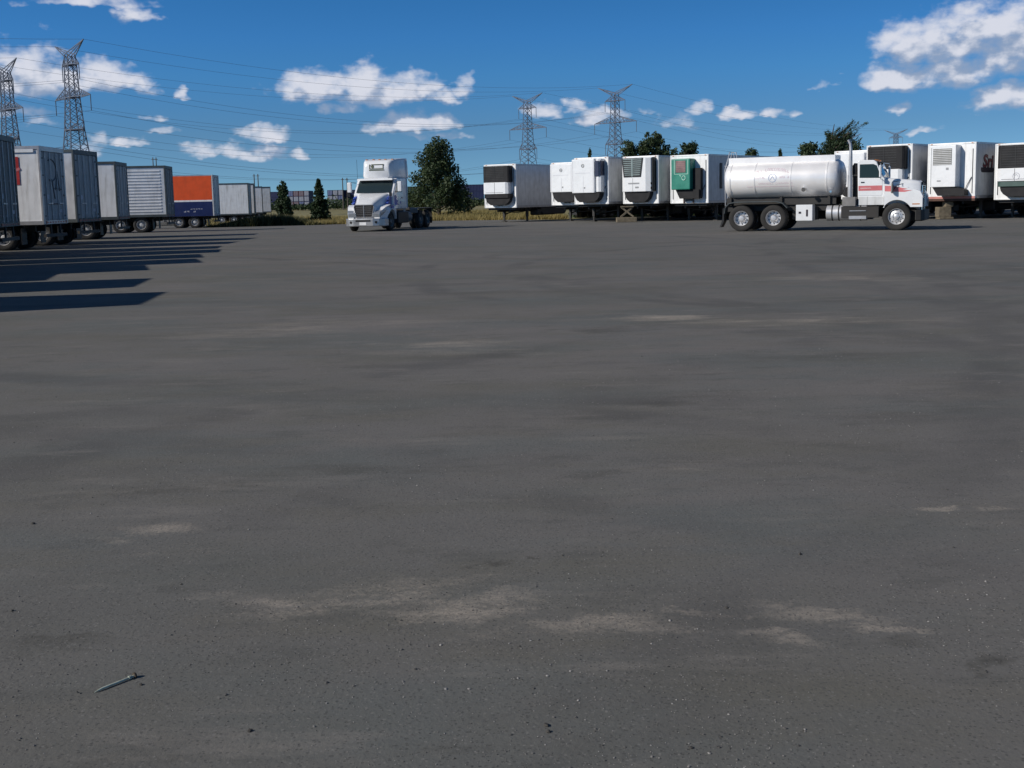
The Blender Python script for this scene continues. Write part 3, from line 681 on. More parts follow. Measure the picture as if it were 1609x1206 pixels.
q = MB(); q.box(-d-.012, -d+.01, .62, .66, 2.85, 3.7); q.box(-d-.012, -d+.01, -.3, -.26, 2.85, 3.7); q.box(-d-.012, -d+.01, -.3, .66, 2.84, 2.87); q.build('trim', mat('badge_pale_green', (.35, .6, .5), .5), uo)
q = MB(); q.prism([(.7, 1.92), (.42, 1.38), (-.9, 1.38), (-.9, 1.92)], -.45, -.001, axis='x'); q.box(-.32, -.05, -.95, -.43, 1.45, 3.2); q.build('mounting_bracket', M_grille, uo, .01)  # bracket, plus a dark box standing in for the unit's cast shadow
q = MB(); q.box(-.1, -.05, .3, .36, 1.1, 1.4); q.box(-.1, -.05, -.34, -.28, 1.1, 1.4); q.build('support_strut', M_rust, uo)
MB().box(1.45, 1.75, -1.345, -1.288, 1.95, 3.5).build('side_vent', M_black, t, .02)
RR[6] = reefer('white refrigerated trailer mostly hidden behind the tanker truck exhaust stack', 20.91, 68, 42, 4.05, zb=1.15, side=M_dullwhite)
unit_white_tall(RR[6], (3.9, 1.85, 1.28), -.9, .85, .5, side_vent=False)
RR[7] = reefer('refrigerated trailer with black and white unit, directly behind the tanker truck cab', 20.8, 61.5, 43, 4.09, zb=1.22, side=M_silver)
unit_dark_top(RR[7], (3.98, 2.75, 1.95, 1.35), -1.05, 1.05)
RR[8] = reefer('refrigerated trailer with louvred white unit, reddish bottom rail and dark red lettering on its side', 23.62, 60, 45, 4.05, zb=1.12, side=M_dullwhite, rail=M_rail)
t = RR[8]; d = .62
uo = MB().box(-d, -.001, -.50, .92, 1.72, 3.92).build('cooling_unit', M_cab, t, .04, seg=2)
q = MB()
for k in range(9): q.box(-d-.02, -d+.01, -.26, .72, 2.92+k*.095, 2.965+k*.095)
q.box(-d-.005, -d+.01, -.28, .74, 2.88, 3.74); q.build('grille', mat('louvre_shadow_grey', (.22, .22, .21), .6), uo)
q = MB()
for k in range(9): q.box(-d-.035, -d-.02, -.27, .73, 2.895+k*.095, 2.925+k*.095)
q.build('louvre', M_dullwhite, uo)
q = MB(); q.box(-d-.012, -d+.01, -.12, .02, 2.62, 2.74); q.box(-d-.012, -d+.01, .3, .5, 2.02, 2.08); q.box(-d-.008, -d+.01, .82, .84, 1.8, 3.8); q.build('badge', mat('badge_grey', (.28, .29, .30), .5), uo)
q = MB(); q.prism([(.8, 1.72), (.5, 1.26), (-.95, 1.26), (-.95, 1.55), (-.52, 1.72)], -.5, -.001, axis='x'); q.build('mounting_bracket', M_grille, uo, .01)
for z0, z1, mm, nm in ((1.10, 1.22, mat('faded_red_rail', (.5, .2, .17), .6, grime=.3), 'red_rail'), (.98, 1.09, M_rust, 'rusty_sill')):
    MB().box(-.02, .10, -1.3, 1.3, z0, z1).build(nm, mm, t)
text_obj('Sri', .92, 'lettering', M_dkletter, t, (1.55, -1.300, 3.02), (pi/2, 0, 0), .004, sx=1.35, shear=.15, bold=.04)
text_obj('Sri', .92, 'lettering', M_maroon, t, (1.55, -1.308, 3.02), (pi/2, 0, 0), .004, sx=1.35, shear=.15)
q = MB(); q.prism([(.7, 2.72), (.68, 2.58), (.8, 2.46), (2.2, 2.46), (2.4, 2.55), (2.35, 2.70)], -1.304, -1.286); q.build('lettering_bar', M_dkletter, t)
RR[9] = reefer('refrigerated trailer cut off by the right edge, small round emblem on its unit', 26.61, 58.5, 45, 3.92, zb=1.0, side=M_dullwhite)
unit_dark_top(RR[9], (3.8, 2.62, 1.95, 1.15), -1.0, 1.05, circle=True, greenband=True)
RR[10] = reefer('white refrigerated trailer standing beyond the right edge of the photo', 29.7, 57.4, 45, 4.05, zb=1.15, side=M_dullwhite)
unit_dark_top(RR[10], (3.9, 2.75, 1.95, 1.3))

# timber and blocks lying under the reefer fronts
def local(t, x, y): 
    th = t.rotation_euler[2]; return (t.location.x+x*cos(th)-y*sin(th), t.location.y+x*sin(th)+y*cos(th), 0)
p = px_ground(977, 345.5); q = MB(); q.box(-.62, .62, -.35, .35, .0, .30)
tag(q.build('timber_crate', M_wood, bevel=.02), 'pale timber block under the trailer with louvred grille', 'block').location = (p.x-.35, 69.6, 0)
q = MB(); q.beam((-.4, 0, .02), (.35, .1, .62), .1); q.beam((.4, 0, .02), (-.35, .1, .62), .1, mi=0); q.box(-.4, .4, -.02, .12, .62, .70)
tag(q.build('trestle', M_wood), 'crossed pale timber trestle standing on the timber block', 'trestle').location = (p.x-.3, 69.6, .30)
p = px_depth(1484, 325, 60.4); q = MB(); q.box(-.38, .38, -.3, .3, 0, .12); q.box(-.42, .25, -.28, .28, .12, .66); q.box(-.05, .36, -.26, .26, .66, .95)
tag(q.build('timber_block', M_wood, bevel=.02), 'pale stepped timber block under the trailer with dark red lettering', 'block').location = (p.x+.1, 60.6, 0)

# ------------------------------------------------------------------ tanker truck (origin: ground under the front axle, +x forward, -y faces the camera)
def rrect(x, hw, z0, z1, r, n=4, ztaper=1.0):
    """rounded rectangle section in the yz plane; ztaper narrows the top"""
    pts = []
    for cy, cz, a0 in ((hw*ztaper-r, z1-r, 0), (-hw*ztaper+r, z1-r, 90), (-hw+r, z0+r, 180), (hw-r, z0+r, 270)):
        for k in range(n+1):
            a = radians(a0+90*k/n); pts.append((x, cy+r*cos(a), cz+r*sin(a)))
    return pts
def esec(x, a, b, zc, n=36, p=2.3):
    o = []
    for k in range(n):
        t = 2*pi*k/n; c, s_ = cos(t), sin(t)
        o.append((x, a*abs(c)**(2/p)*(1 if c >= 0 else -1), zc+b*abs(s_)**(2/p)*(1 if s_ >= 0 else -1)))
    return o
def arch_prof(front, back, ztop_f, ztop_b, zb, R, zc, n=14, mid=None):
    """side outline with a wheel arch cut out of the bottom"""
    a0 = math.asin(max(-1, min(1, (zb-zc)/R))); pts = []
    for k in range(n+1):
        a = a0+(pi-2*a0)*k/n; pts.append((R*cos(a), zc+R*sin(a)))
    return [(front, zb)] + pts + [(back, zb), (back, ztop_b)] + (mid or []) + [(front, ztop_f)]
tk = thing('tanker_truck', 'white tanker truck with polished tank and faded red stripe, parked side-on', 'tanker truck', (15.96, 45.74, 0), radians(-26)); tk.scale = (.94, 1, 1)
# tank
m = MB(); zc = 2.14; a_, b_ = 1.16, .80
secs = []
for x, k in ((-7.56, .50), (-7.50, .80), (-7.42, .95), (-7.28, 1.0), (-5.2, 1.0), (-2.85, 1.0), (-2.62, .97), (-2.48, .86), (-2.40, .62)): secs.append(esec(x, a_*k, b_*k, zc))
tank = m.loft(secs).build('tank', M_tank, tk, smooth=50)
m = MB()
for x in (-7.2, -6.1, -4.5, -2.95): m.loft([esec(x-.03, a_+.004, b_+.004, zc), esec(x-.028, a_+.012, b_+.012, zc), esec(x+.028, a_+.012, b_+.012, zc), esec(x+.03, a_+.004, b_+.004, zc)])
m.build('band', M_tank, tank, smooth=40)
m = MB()                                             # spill rails and catwalk along the crown
m.box(-7.40, -2.66, -.62, -.58, zc+b_-.14, 3.10); m.box(-7.40, -2.66, .58, .62, zc+b_-.14, 3.10); m.box(-7.40, -7.36, -.58, .58, zc+b_-.1, 3.10); m.box(-2.70, -2.66, -.58, .58, zc+b_-.1, 3.10)
m.box(-7.38, -2.7, -.25, .25, zc+b_+.002, zc+b_+.03)
m.build('catwalk', M_tank, tank, .01)
for x in (-6.6, -5.0, -3.6): 
    m = MB(); m.lathe([(-.1, .001), (-.1, .26), (.10, .26), (.12, .2), (.13, .001)]); mm = m.mesh('hatch', M_chrome, 30); link(mm, 'hatch', tank, (x, 0, zc+b_+.06), (-pi/2, 0, 0)).rotation_euler = (pi/2, 0, 0)
m = MB()
for y in (-.35, .05): m.tube([(-7.62, y, 1.0), (-7.66, y, 2.6), (-7.50, y, 3.12), (-7.44, y, 3.36), (-7.25, y, 3.36), (-7.2, y, 3.05)], .022, 6)
for k in range(7): m.tube([(-7.63-.005*k, -.35, 1.1+.28*k), (-7.63-.005*k, .05, 1.1+.28*k)], .016, 5)
m.build('ladder', M_rail, tank, smooth=40)
m = MB(); m.tube([(-3.9, -1.10, 1.72), (-3.9, -1.22, 1.70)], .09, 12); m.tube([(-2.75, -1.05, 1.60), (-2.75, -1.14, 1.60)], .05, 10); m.build('valve_cap', M_chrome, tank, smooth=40)
# faded arc of lettering, round emblem and ruled line on the near flank
def flank(x, z):                                        # point on the tank side at height z, 4 mm proud
    u = max(-1, min(1, (z-zc)/b_)); c = (1-abs(u)**2.3)**(1/2.3); return -(a_*c+.005)
m = MB()
def stroke(pts, w, mm, steps=1):
    for (x0, z0), (x1, z1) in zip(pts[:-1], pts[1:]):
        dx, dz = x1-x0, z1-z0; L = max(1e-4, sqrt(dx*dx+dz*dz)); nx, nz = -dz/L*w/2, dx/L*w/2
        q = [(x0+nx, z0+nz), (x0-nx, z0-nz), (x1-nx, z1-nz), (x1+nx, z1+nz)]
        mm.add([(a, flank(a, b), b) for a, b in q], [(0, 1, 2, 3)])
r9 = random.Random(5)
def letters(x0, x1, zf, h, n, mm):
    w = (x1-x0)/n
    for k in range(n):
        if r9.random() < .12: continue
        xa = x0+k*w; z = zf(xa); ww = w*.62
        kind = r9.randrange(4)
        if kind == 0: P = [(xa, z), (xa, z+h), (xa+ww, z+h), (xa+ww, z)]
        elif kind == 1: P = [(xa, z+h), (xa, z), (xa+ww, z)]
        elif kind == 2: P = [(xa, z), (xa+ww/2, z+h), (xa+ww, z)]
        else: P = [(xa+ww, z+h), (xa, z+h), (xa, z), (xa+ww, z)]
        stroke(P, h*.2, mm)
XC = -5.28
letters(XC-.82, XC+.85, lambda x: 2.36+.16*(1-((x-XC)/.85)**2), .10, 17, m)
letters(XC-.82, XC-.30, lambda x: 2.19, .08, 6, m); letters(XC+.32, XC+.85, lambda x: 2.19, .08, 6, m)
letters(XC-.6, XC+.9, lambda x: 1.95, .06, 20, m)
m.build('faded_print', M_lettering, tank)
m = MB(); stroke([(XC-1.15, 1.86), (XC-.4, 1.86), (XC+.3, 1.86), (XC+.95, 1.86)], .022, m); m.build('ruled_line', M_lettering, tank)
m = MB(); stroke([(XC+.17*cos(a), 2.21+.17*sin(a)) for a in [2*pi*k/16 for k in range(17)]], .03, m); stroke([(XC-.1, 2.13), (XC, 2.28), (XC+.1, 2.13)], .03, m); m.build('round_emblem', M_letterblue, tank)
# frame and running gear
m = MB()
for y in (-.45, .45): m.box(-7.6, .9, y-.045, y+.045, .82, 1.08)
for x in (-7.4, -5.9, -4.4, -3.0, -1.5, 0.6): m.box(x-.05, x+.05, -.4, .4, .86, 1.04)
for x in (-6.64, -5.22, 0): m.tube([(x, -.95, .55), (x, .95, .55)], .08, 8)
for x in (-6.64, -5.22): m.lathe([(-.25, .1), (-.15, .24), (.15, .24), (.25, .1)], (x, 0, .55), 12)
for x in (-7.3, -5.0, -2.9): m.box(x-.06, x+.06, -.7, .7, 1.08, 1.42)
m.box(-7.5, -2.6, -.6, -.5, 1.08, 1.40); m.box(-7.5, -2.6, .5, .6, 1.08, 1.40)
m.box(-4.9, -2.3, .55, 1.1, .45, 1.05); m.box(-4.5, -3.4, -.62, -.3, .45, 1.0)
m.build('chassis', M_frame, tk, .01)
for x in (-6.66, -5.22):
    for s in (-1, 1): wheel(tk, x, s*1.06, s, True, RD, .545)
for s in (-1, 1): wheel(tk, 0, s*1.04, s, False, RF, .55)
for s in (-1, 1):
    m = MB(); pts = [(-7.42, s*1.0, .75), (-7.38, s*1.0, 1.0), (-7.2, s*1.0, 1.17), (-6.9, s*1.0, 1.22), (-5.1, s*1.0, 1.22), (-4.8, s*1.0, 1.14), (-4.6, s*1.0, .95)]
    out = [(x, s*.74, z) for x, y, z in pts]; ou2 = [(x, s*1.24, z) for x, y, z in pts]
    n_ = len(pts); vs = out+ou2+[(x, y, z+.02) for x, y, z in out]+[(x, y, z+.02) for x, y, z in ou2]
    m.add(vs, [(i, i+1, n_+i+1, n_+i) for i in range(n_-1)]+[(2*n_+i, 3*n_+i, 3*n_+i+1, 2*n_+i+1) for i in range(n_-1)]+[(n_+i, n_+i+1, 3*n_+i+1, 3*n_+i) for i in range(n_-1)]+[(i, 2*n_+i, 2*n_+i+1, i+1) for i in range(n_-1)])
    m.tube([(x, s*1.24, z+.01) for x, y, z in pts], .022, 6)
    m.build('rear_fender', M_railgreen, tk)
    m = MB(); m.prism([(-7.50, .98), (-7.44, .98), (-7.44, .45), (-7.58, .18), (-7.64, .18), (-7.52, .5)], s*.76, s*1.22); m.build('mud_flap', M_black, tk)
MB().box(-4.22, -3.5, -1.20, -.65, .42, 1.08).build('tool_box', M_cab, tk, .015)
m = MB(); m.box(-4.1, -4.0, -1.215, -1.20, .72, .80); m.box(-3.78, -3.70, -1.210, -1.20, .6, .88); m.build('latch', M_dkletter, tk)
for s in (-1, 1):
    m = MB(); m.tube([(-2.95, s*.88, .72), (-2.92, s*.88, .72), (-1.25, s*.88, .72), (-1.22, s*.88, .72)], [.24, .31, .31, .24], 24)
    ft = m.build('fuel_tank', M_rima, tk, smooth=40)
    m = MB()
    for x in (-2.68, -2.40, -1.5): m.tube([(x-.025, s*.88, .72), (x+.025, s*.88, .72)], .32, 24)
    m.build('strap', M_frame, ft, smooth=40)
    m = MB(); m.box(-2.28, -.72, s*1.10, s*1.22, .52, .95); m.box(-2.28, -.72, s*.85, s*1.215, .93, .97); m.build('step_skirt', M_frame, tk, .01)
    m = MB(); m.box(-1.95, -1.22, s*1.12, s*1.25, .46, .60); m.box(-1.93, -1.24, s*1.12, s*1.245, .78, .82); m.build('step', M_rail, tk, .01)
# cab: lofted shell with the greenhouse cut from panels
cab = MB()
prof = [(-1.62, 1.02), (-.52, 1.02), (-.52, 2.08), (-.60, 2.14), (-.86, 2.74), (-.98, 2.82), (-1.60, 2.84), (-1.66, 2.78)]
cab.prism(prof, -1.02, 1.02)
cab = cab.build('cab', M_cab, tk, .05, seg=3)
for s in (-1, 1):
    m = MB(); m.prism([(-1.56, 2.12), (-.66, 2.10), (-.86, 2.60), (-1.0, 2.66), (-1.56, 2.66)], s*1.018, s*1.026); m.build('side_window', M_glassd, cab)
    m = MB(); m.prism([(-1.60, 1.40), (-.62, 1.40), (-.62, 2.08), (-1.60, 2.09)], s*1.018, s*1.034)
    d = m.build('door', M_cab, cab, .01)
    MB().box(-1.50, -1.36, s*1.034, s*1.055, 1.92, 1.96).build('handle', M_black, d)
    m = MB(); m.box(-1.61, -.54, s*1.0, s*1.045, 1.02, 1.37); m.build('kick_panel', M_dullwhite, cab, .01)
    # mirrors
    m = MB(); m.tube([(-.66, s*1.03, 2.62), (-.66, s*1.34, 2.66), (-.66, s*1.34, 2.05), (-.66, s*1.03, 2.06)], .016, 6)
    mi = m.build('mirror_arm', M_rail, cab); MB().box(-.70, -.62, s*1.24, s*1.46, 2.12, 2.60).build('mirror', M_cab, mi, .03, seg=2)
    m = MB(); m.tube([(.02, s*.86, 1.96), (-.20, s*1.18, 1.92), (-.20, s*1.24, 1.62)], .014, 6); m.tube([(.22, s*.9, 1.85), (.0, s*1.2, 1.8), (-.18, s*1.24, 1.55)], .014, 6)
    mj = m.build('hood_mirror_arm', M_black, tk); m = MB(); m.loft([rrect(.0, .10, -.19, .19, .09), rrect(.05, .12, -.21, .21, .10), rrect(.09, .05, -.12, .12, .04)]); hm = m.build('hood_mirror', M_rimd, mj, smooth=50); hm.location = (-.22, s*1.26, 1.68)
ws = MB(); ws.add([(-.585, -.92, 2.13), (-.585, .92, 2.13), (-.835, .90, 2.70), (-.835, -.90, 2.70), (-.570, 0, 2.13), (-.815, 0, 2.70)], [(0, 4, 5, 3), (4, 1, 2, 5)]); ws.build('windscreen', M_glass, cab)
MB().prism([(-.95, 2.80), (-.60, 2.70), (-.60, 2.67), (-.95, 2.76)], -.95, .95).build('sun_visor', M_glassd, cab, .01)
m = MB()
for y in (-.7, -.25, 0, .25, .7): m.box(-1.0, -.92, y-.03, y+.03, 2.81, 2.845)
m.build('roof_lamp', M_amber, cab, .01)
# hood: tapering loft with sloping top, fenders with arches, grille, lamps
secs = [rrect(-.54, .98, 1.0, 2.10, .16, ztaper=.86), rrect(-.1, .90, 1.0, 2.06, .18, ztaper=.82), rrect(.45, .78, 1.0, 2.01, .18, ztaper=.84), rrect(.78, .68, .8, 1.96, .14, ztaper=.86), rrect(.88, .62, .8, 1.90, .12, ztaper=.86)]
hood = MB().loft(secs).build('hood', M_cab, tk, smooth=50)
for s in (-1, 1):
    pr = arch_prof(1.03, -.52, 1.36, 1.86, .92, .66, .55, mid=[(-.3, 1.82), (.25, 1.72), (.70, 1.62), (.93, 1.55)])
    ys = sorted((s*.55, s*1.12)); MB().prism(pr, ys[0], ys[1]).build('front_fender', M_cab, tk, .09, seg=4)
    m = MB(); m.tube([(1.01, s*.90, 1.14), (1.055, s*.90, 1.14)], .13, 16); m.build('headlight', M_rimd, tk, smooth=40)
    m = MB(); m.box(.62, .92, s*1.10, s*1.125, 1.02, 1.06); m.build('marker_lamp', M_amber, tk)
m = MB(); m.box(.84, .93, -.50, .50, .72, 1.76); gr = m.build('grille', M_black, tk, .02)
m = MB()
for k in range(11): m.box(.93, .945, -.46, .46, .78+k*.088, .80+k*.088)
m.tube([(.94, -.50, .72), (.94, -.50, 1.76), (.94, .50, 1.76), (.94, .50, .72)], .022, 6); m.build('grille_trim', M_chrome, gr)
m = MB(); m.tube([(.85, -.3, 1.86), (.96, -.25, 1.93), (1.0, .1, 1.93), (.97, .3, 1.86)], .018, 6); m.box(.86, .92, -.2, .2, 1.78, 1.9); m.build('hood_ornament', M_black, hood)
m = MB(); m.prism([(1.10, -.9), (1.10, .9), (.98, 1.12), (.75, 1.18), (.75, .9), (.95, .7), (.95, -.7), (.75, -.9), (.75, -1.18), (.98, -1.12)], .38, .80, axis='z'); m.build('bumper', M_frame, tk, .03, seg=2)
MB().box(.2, 1.0, -.6, .6, .35, .8).build('engine_sump', M_frame, tk, .03)
# stripes on door and hood
for s in (-1, 1):
    for z0, z1, mm in ((1.64, 1.80, M_pinkred),):
        m = MB(); m.box(-1.598, -.622, s*1.034, s*1.038, 1.60, 1.80); m.build('stripe', M_pinkred, tk)
        m = MB(); m.prism([(-.50, 1.56), (-.50, 1.78), (-.2, 1.77), (.3, 1.665), (.42, 1.64), (.2, 1.60), (.62, 1.585), (.3, 1.52)], s*1.120, s*1.124); m.build('stripe', M_pinkred, tk)
m = MB(); m.box(-1.52, -1.08, -1.0425, -1.0385, 1.695, 1.71); m.build('pinstripe', M_front, tk)
# stack on the near side
for s in (-1,):
    m = MB(); m.tube([(-1.95, s*.98, .95), (-1.95, s*.98, 2.0), (-1.95, s*.98, 3.25), (-1.97, s*.98, 3.5), (-2.06, s*.98, 3.66)], [.10, .10, .065, .06, .06], 14)
    m.tube([(-1.95, s*.98, 1.35), (-1.95, s*.98, 2.25)], .115, 14); m.build('exhaust_stack', M_rail, tk, smooth=40)
    m = MB(); m.box(-2.0, -1.66, s*.9, s*.96, 1.2, 1.26); m.box(-2.0, -1.66, s*.9, s*.96, 2.2, 2.26); m.build('stack_bracket', M_frame, tk)
m = MB(); m.prism([(-2.22, 1.02), (-1.70, 1.02), (-1.70, 2.62), (-1.80, 2.74), (-1.90, 2.6), (-2.0, 1.4), (-2.22, 1.3)], -.9, .9); m.build('bulkhead', M_grille, tk, .02)
m = MB()
for s in (-1,): m.box(-2.25, -1.68, s*1.18, s*.82, .98, 1.36)
m.build('battery_box', M_rimd, tk, .02)
m = MB(); m.box(-1.5, -1.05, .2, .7, 1.15, 1.9); m.box(-1.5, -1.05, -.7, -.2, 1.15, 1.9); m.build('seat', M_seat, tk)

# ------------------------------------------------------------------ white road tractor, driving towards the camera's left
tr = thing('semi_truck', 'white tractor unit with tall roof fairing and blue graphics, without trailer', 'truck', (-7.5, 61, 0), radians(256.5))
m = MB()
for y in (-.43, .43): m.box(-7.0, .9, y-.045, y+.045, .80, 1.06)
for x in (-6.9, -5.6, -4.2, -3.0, -1.0): m.box(x-.05, x+.05, -.4, .4, .84, 1.02)
for x in (-6.35, -5.0, 0): m.tube([(x, -.95, .52), (x, .95, .52)], .08, 8)
m.box(-6.4, -4.9, -.55, .55, 1.06, 1.14); m.prism([(-6.6, 1.10), (-5.0, 1.10), (-5.1, 1.24), (-6.3, 1.18)], -.46, .46)
m.box(-1.0, .9, -.5, .5, .35, .8)
m.build('chassis', M_frame, tr, .01)
for x in (-6.35, -5.0):
    for s in (-1, 1): wheel(tr, x, s*1.05, s, True, RG)
for s in (-1, 1): wheel(tr, 0, s*1.02, s, False, RG)
for s in (-1, 1):
    m = MB(); m.tube([(-3.3, s*.92, .70), (-.95, s*.92, .70)], .31, 20); m.build('fuel_tank', M_rimd, tr, smooth=40)
    m = MB(); m.box(-2.6, -.85, s*.95, s*1.24, .38, 1.0); m.build('step_skirt', M_frame, tr, .03)
    m = MB(); m.prism([(-4.25, .9), (-4.3, 1.12), (-4.5, 1.16), (-6.9, 1.16), (-7.02, 1.1), (-7.02, 1.13), (-6.9, 1.19), (-4.5, 1.19), (-4.27, 1.15), (-4.22, .9)], *sorted((s*.75, s*1.24))); m.build('rear_fender', M_rimd, tr)
    MB().box(-7.04, -7.02, s*.76, s*1.22, .25, 1.1).build('mud_flap', M_black, tr)
cprof = [(-2.68, 1.15), (-.50, 1.15), (-.38, 1.30), (-.38, 2.02), (-.45, 2.07), (-.98, 2.74), (-1.1, 2.84), (-2.68, 2.86)]
cab = MB().prism(cprof, -1.14, 1.14).build('cab', M_cab, tr, .07, seg=3)
m = MB(); m.add([(-.40, -1.0, 2.08), (-.36, -.4, 2.08), (-.36, .4, 2.08), (-.40, 1.0, 2.08), (-.93, .98, 2.72), (-.89, .4, 2.72), (-.89, -.4, 2.72), (-.93, -.98, 2.72)], [(0, 1, 6, 7), (1, 2, 5, 6), (2, 3, 4, 5)])
m.build('windscreen', M_glass, cab)
MB().box(-.37, -.33, -.012, .012, 2.1, 2.12).build('wiper', M_black, cab)
m = MB(); m.prism([(-1.0, 2.86), (-.68, 2.84), (-.62, 2.74), (-1.0, 2.76)], -1.02, 1.02); m.build('sun_visor', M_cab, cab, .02, seg=2)
# fairing: front face steep, swept sides, hollowed flank
fs = []
for x, hw, zt, r in ((-1.02, .70, 3.50, .16), (-1.08, .78, 3.74, .18), (-1.30, .90, 3.84, .16), (-1.8, 1.04, 3.92, .10), (-2.68, 1.16, 3.97, .08), (-2.95, 1.18, 3.97, .06)): fs.append(rrect(x, hw, 2.84, zt, r, ztaper=.94))
fr = MB().loft(fs).build('roof_fairing', M_cab, tr, smooth=50)
m = MB(); m.box(-1.05, -1.0, -.42, .42, 3.42, 3.46); 
sg = MB(); 
for (y0, y1, z0, z1) in ((-.42, .40, 3.36, 3.40), (-.42, -.38, 3.36, 3.62), (.36, .40, 3.40, 3.62), (-.30, .40, 3.60, 3.63), (-.44, .44, 3.28, 3.33)): sg.box(-1.085, -1.0, y0, y1, z0, z1)
sg.tube([(-1.09, -.24, 3.5), (-1.0, -.24, 3.5)], .085, 10); sg.build('fairing_emblem', mat('badge_dark_olive', (.10, .11, .06), .5), fr)
m = MB()
for y in (-.75, -.35, 0, .35, .75): m.box(-1.62, -1.5, y-.05, y+.05, 3.86, 3.92)
m.build('roof_lamp', M_amber, fr)
for s in (-1, 1):
    m = MB(); m.prism([(-1.25, 1.30), (-.46, 1.30), (-.46, 2.02), (-1.25, 2.02), (-1.25, 2.03), (-1.95, 2.03), (-1.95, 1.3)], *sorted((s*1.138, s*1.15))); d = m.build('door', M_cab, cab, .008)
    MB().box(-1.85, -1.7, s*1.15, s*1.175, 1.75, 1.80).build('handle', M_black, d)
    m = MB(); m.prism([(-1.85, 2.08), (-.72, 2.06), (-1.05, 2.62), (-1.85, 2.66)], *sorted((s*1.138, s*1.146))); m.build('side_window', M_glassd, cab)
    m = MB(); m.tube([(-.75, s*1.12, 2.62), (-.62, s*1.42, 2.66), (-.62, s*1.45, 2.12), (-.75, s*1.12, 2.1)], .018, 6); ma = m.build('mirror_arm', M_black, cab)
    MB().box(-.70, -.54, s*1.34, s*1.58, 2.10, 2.66).build('mirror', M_cab, ma, .05, seg=3)
    m = MB(); m.tube([(.1, s*.95, 1.62), (.25, s*1.2, 1.9)], .014, 6); mj = m.build('hood_mirror_arm', M_black, tr); MB().box(.18, .28, s*1.13, s*1.28, 1.86, 2.06).build('hood_mirror', M_black, mj, .02)
    m = MB(); m.loft([rrect(-2.70, .30, 1.2, 3.9, .05), rrect(-3.25, .05, 1.2, 3.85, .02)]) ; q = m.build('side_extender', M_cab, cab); q.location = (0, s*.88, 0)
# hood
secs = [rrect(-.42, 1.04, .95, 2.04, .20, ztaper=.90), rrect(-.05, 1.0, .95, 1.96, .24, ztaper=.85), rrect(.45, .88, .85, 1.78, .26, ztaper=.80), rrect(.90, .72, .72, 1.58, .24, ztaper=.82), rrect(1.12, .64, .70, 1.46, .18, ztaper=.86)]
hood = MB().loft(secs).build('hood', M_cab, tr, smooth=50)
for s in (-1, 1):
    pr = arch_prof(1.16, -.66, .98, 1.36, .62, .64, .52, mid=[(-.4, 1.42), (.25, 1.42), (.7, 1.30), (1.0, 1.12)])
    ys = sorted((s*.58, s*1.20)); m = MB().prism(pr, ys[0], ys[1])
    m.v = [(x, y if abs(y) < .6 else y*(1-.26*max(0, min(1, (x-.45)/.7))), z) for x, y, z in m.v]
    m.build('front_fender', M_cab, tr, .10, seg=4)
    m = MB(); m.prism([(1.175, .74), (1.175, .98), (.98, 1.14), (.60, 1.16), (.86, .92)], *sorted((s*.60, s*1.213))); m.taper(.45, 1.15, .25).build('headlight', mat('headlamp_grey_chrome', (.42, .45, .48), .2, .6), tr, .03)
m = MB(); m.prism([(-.52, 1.42), (.52, 1.42), (.56, 1.30), (.44, .74), (-.44, .74), (-.56, 1.30)], 1.08, 1.15, axis='x'); gr = m.build('grille', M_grille, tr, .02)
m = MB()
for k in range(6): m.box(1.15, 1.160, -.44, .44, .80+k*.1, .808+k*.1)
m.tube([(1.16, 0, .76), (1.16, 0, 1.40)], .018, 6); m.tube([(1.15, -.52, 1.42), (1.15, .52, 1.42), (1.15, .56, 1.30), (1.15, .44, .74), (1.15, -.44, .74), (1.15, -.56, 1.30), (1.15, -.52, 1.42)], .022, 6)
m.build('grille_trim', M_rail, gr)
m = MB(); m.prism([(1.34, -.55), (1.34, .55), (1.22, .86), (.95, 1.10), (.66, 1.22), (.66, 1.14), (1.0, .8), (1.1, .5), (1.1, -.5), (1.0, -.8), (.66, -1.14), (.66, -1.22), (.95, -1.10), (1.22, -.86)], .28, .70, axis='z')
bp = m.build('bumper', mat('bumper_satin', (.55, .56, .57), .34, .75, grime=.3, grime_col=(.2, .19, .17)), tr, .04, seg=3)
MB().box(1.342, 1.350, -.42, .42, .53, .62).build('air_intake', M_black, bp)
MB().box(1.342, 1.352, -.20, .18, .35, .50).build('number_plate', M_front, bp)
for s in (-1, 1):
    m = MB(); m.tube([(1.24, s*.70, .50), (1.30, s*.72, .50)], .07, 12); m.build('fog_lamp', M_black, bp)
    # blue splashes on door, hood side and fender
    for nm_, y, P in (('graphic', 1.151, [(-.50, 1.34), (-.5, 1.86), (-.7, 1.95), (-.95, 1.8), (-.8, 1.7), (-1.2, 1.62), (-1.0, 1.5), (-1.25, 1.4)]), ('graphic', 1.151, [(-1.4, 1.5), (-1.5, 1.62), (-1.62, 1.5), (-1.5, 1.42)])):
        m = MB(); m.prism(P, *sorted((s*y, s*(y+.004)))); m.build(nm_, M_bluegr, cab)
    m = MB(); m.prism([(-.34, 1.42), (-.34, 1.9), (-.1, 1.84), (.12, 1.66), (-.02, 1.6), (.3, 1.5), (.1, 1.42)], *sorted((s*.92, s*1.042))); m.build('graphic', M_bluegr, hood)
    m = MB(); m.prism([(-.30, 1.20), (-.25, 1.36), (.1, 1.38), (.3, 1.30), (.0, 1.28), (.2, 1.22)], *sorted((s*1.2, s*1.204))); m.build('graphic', M_bluegr, tr)
m = MB()
for s in (-1, 1): m.tube([(-3.0, s*.85, .9), (-3.0, s*.85, 3.4), (-3.05, s*.85, 3.6)], .065, 10)
m.build('exhaust_stack', M_rail, tr)
m = MB(); m.tube([(-.95, -1.1, 2.86), (-.95, -1.12, 3.9)], .008, 4); m.build('aerial', M_black, cab)
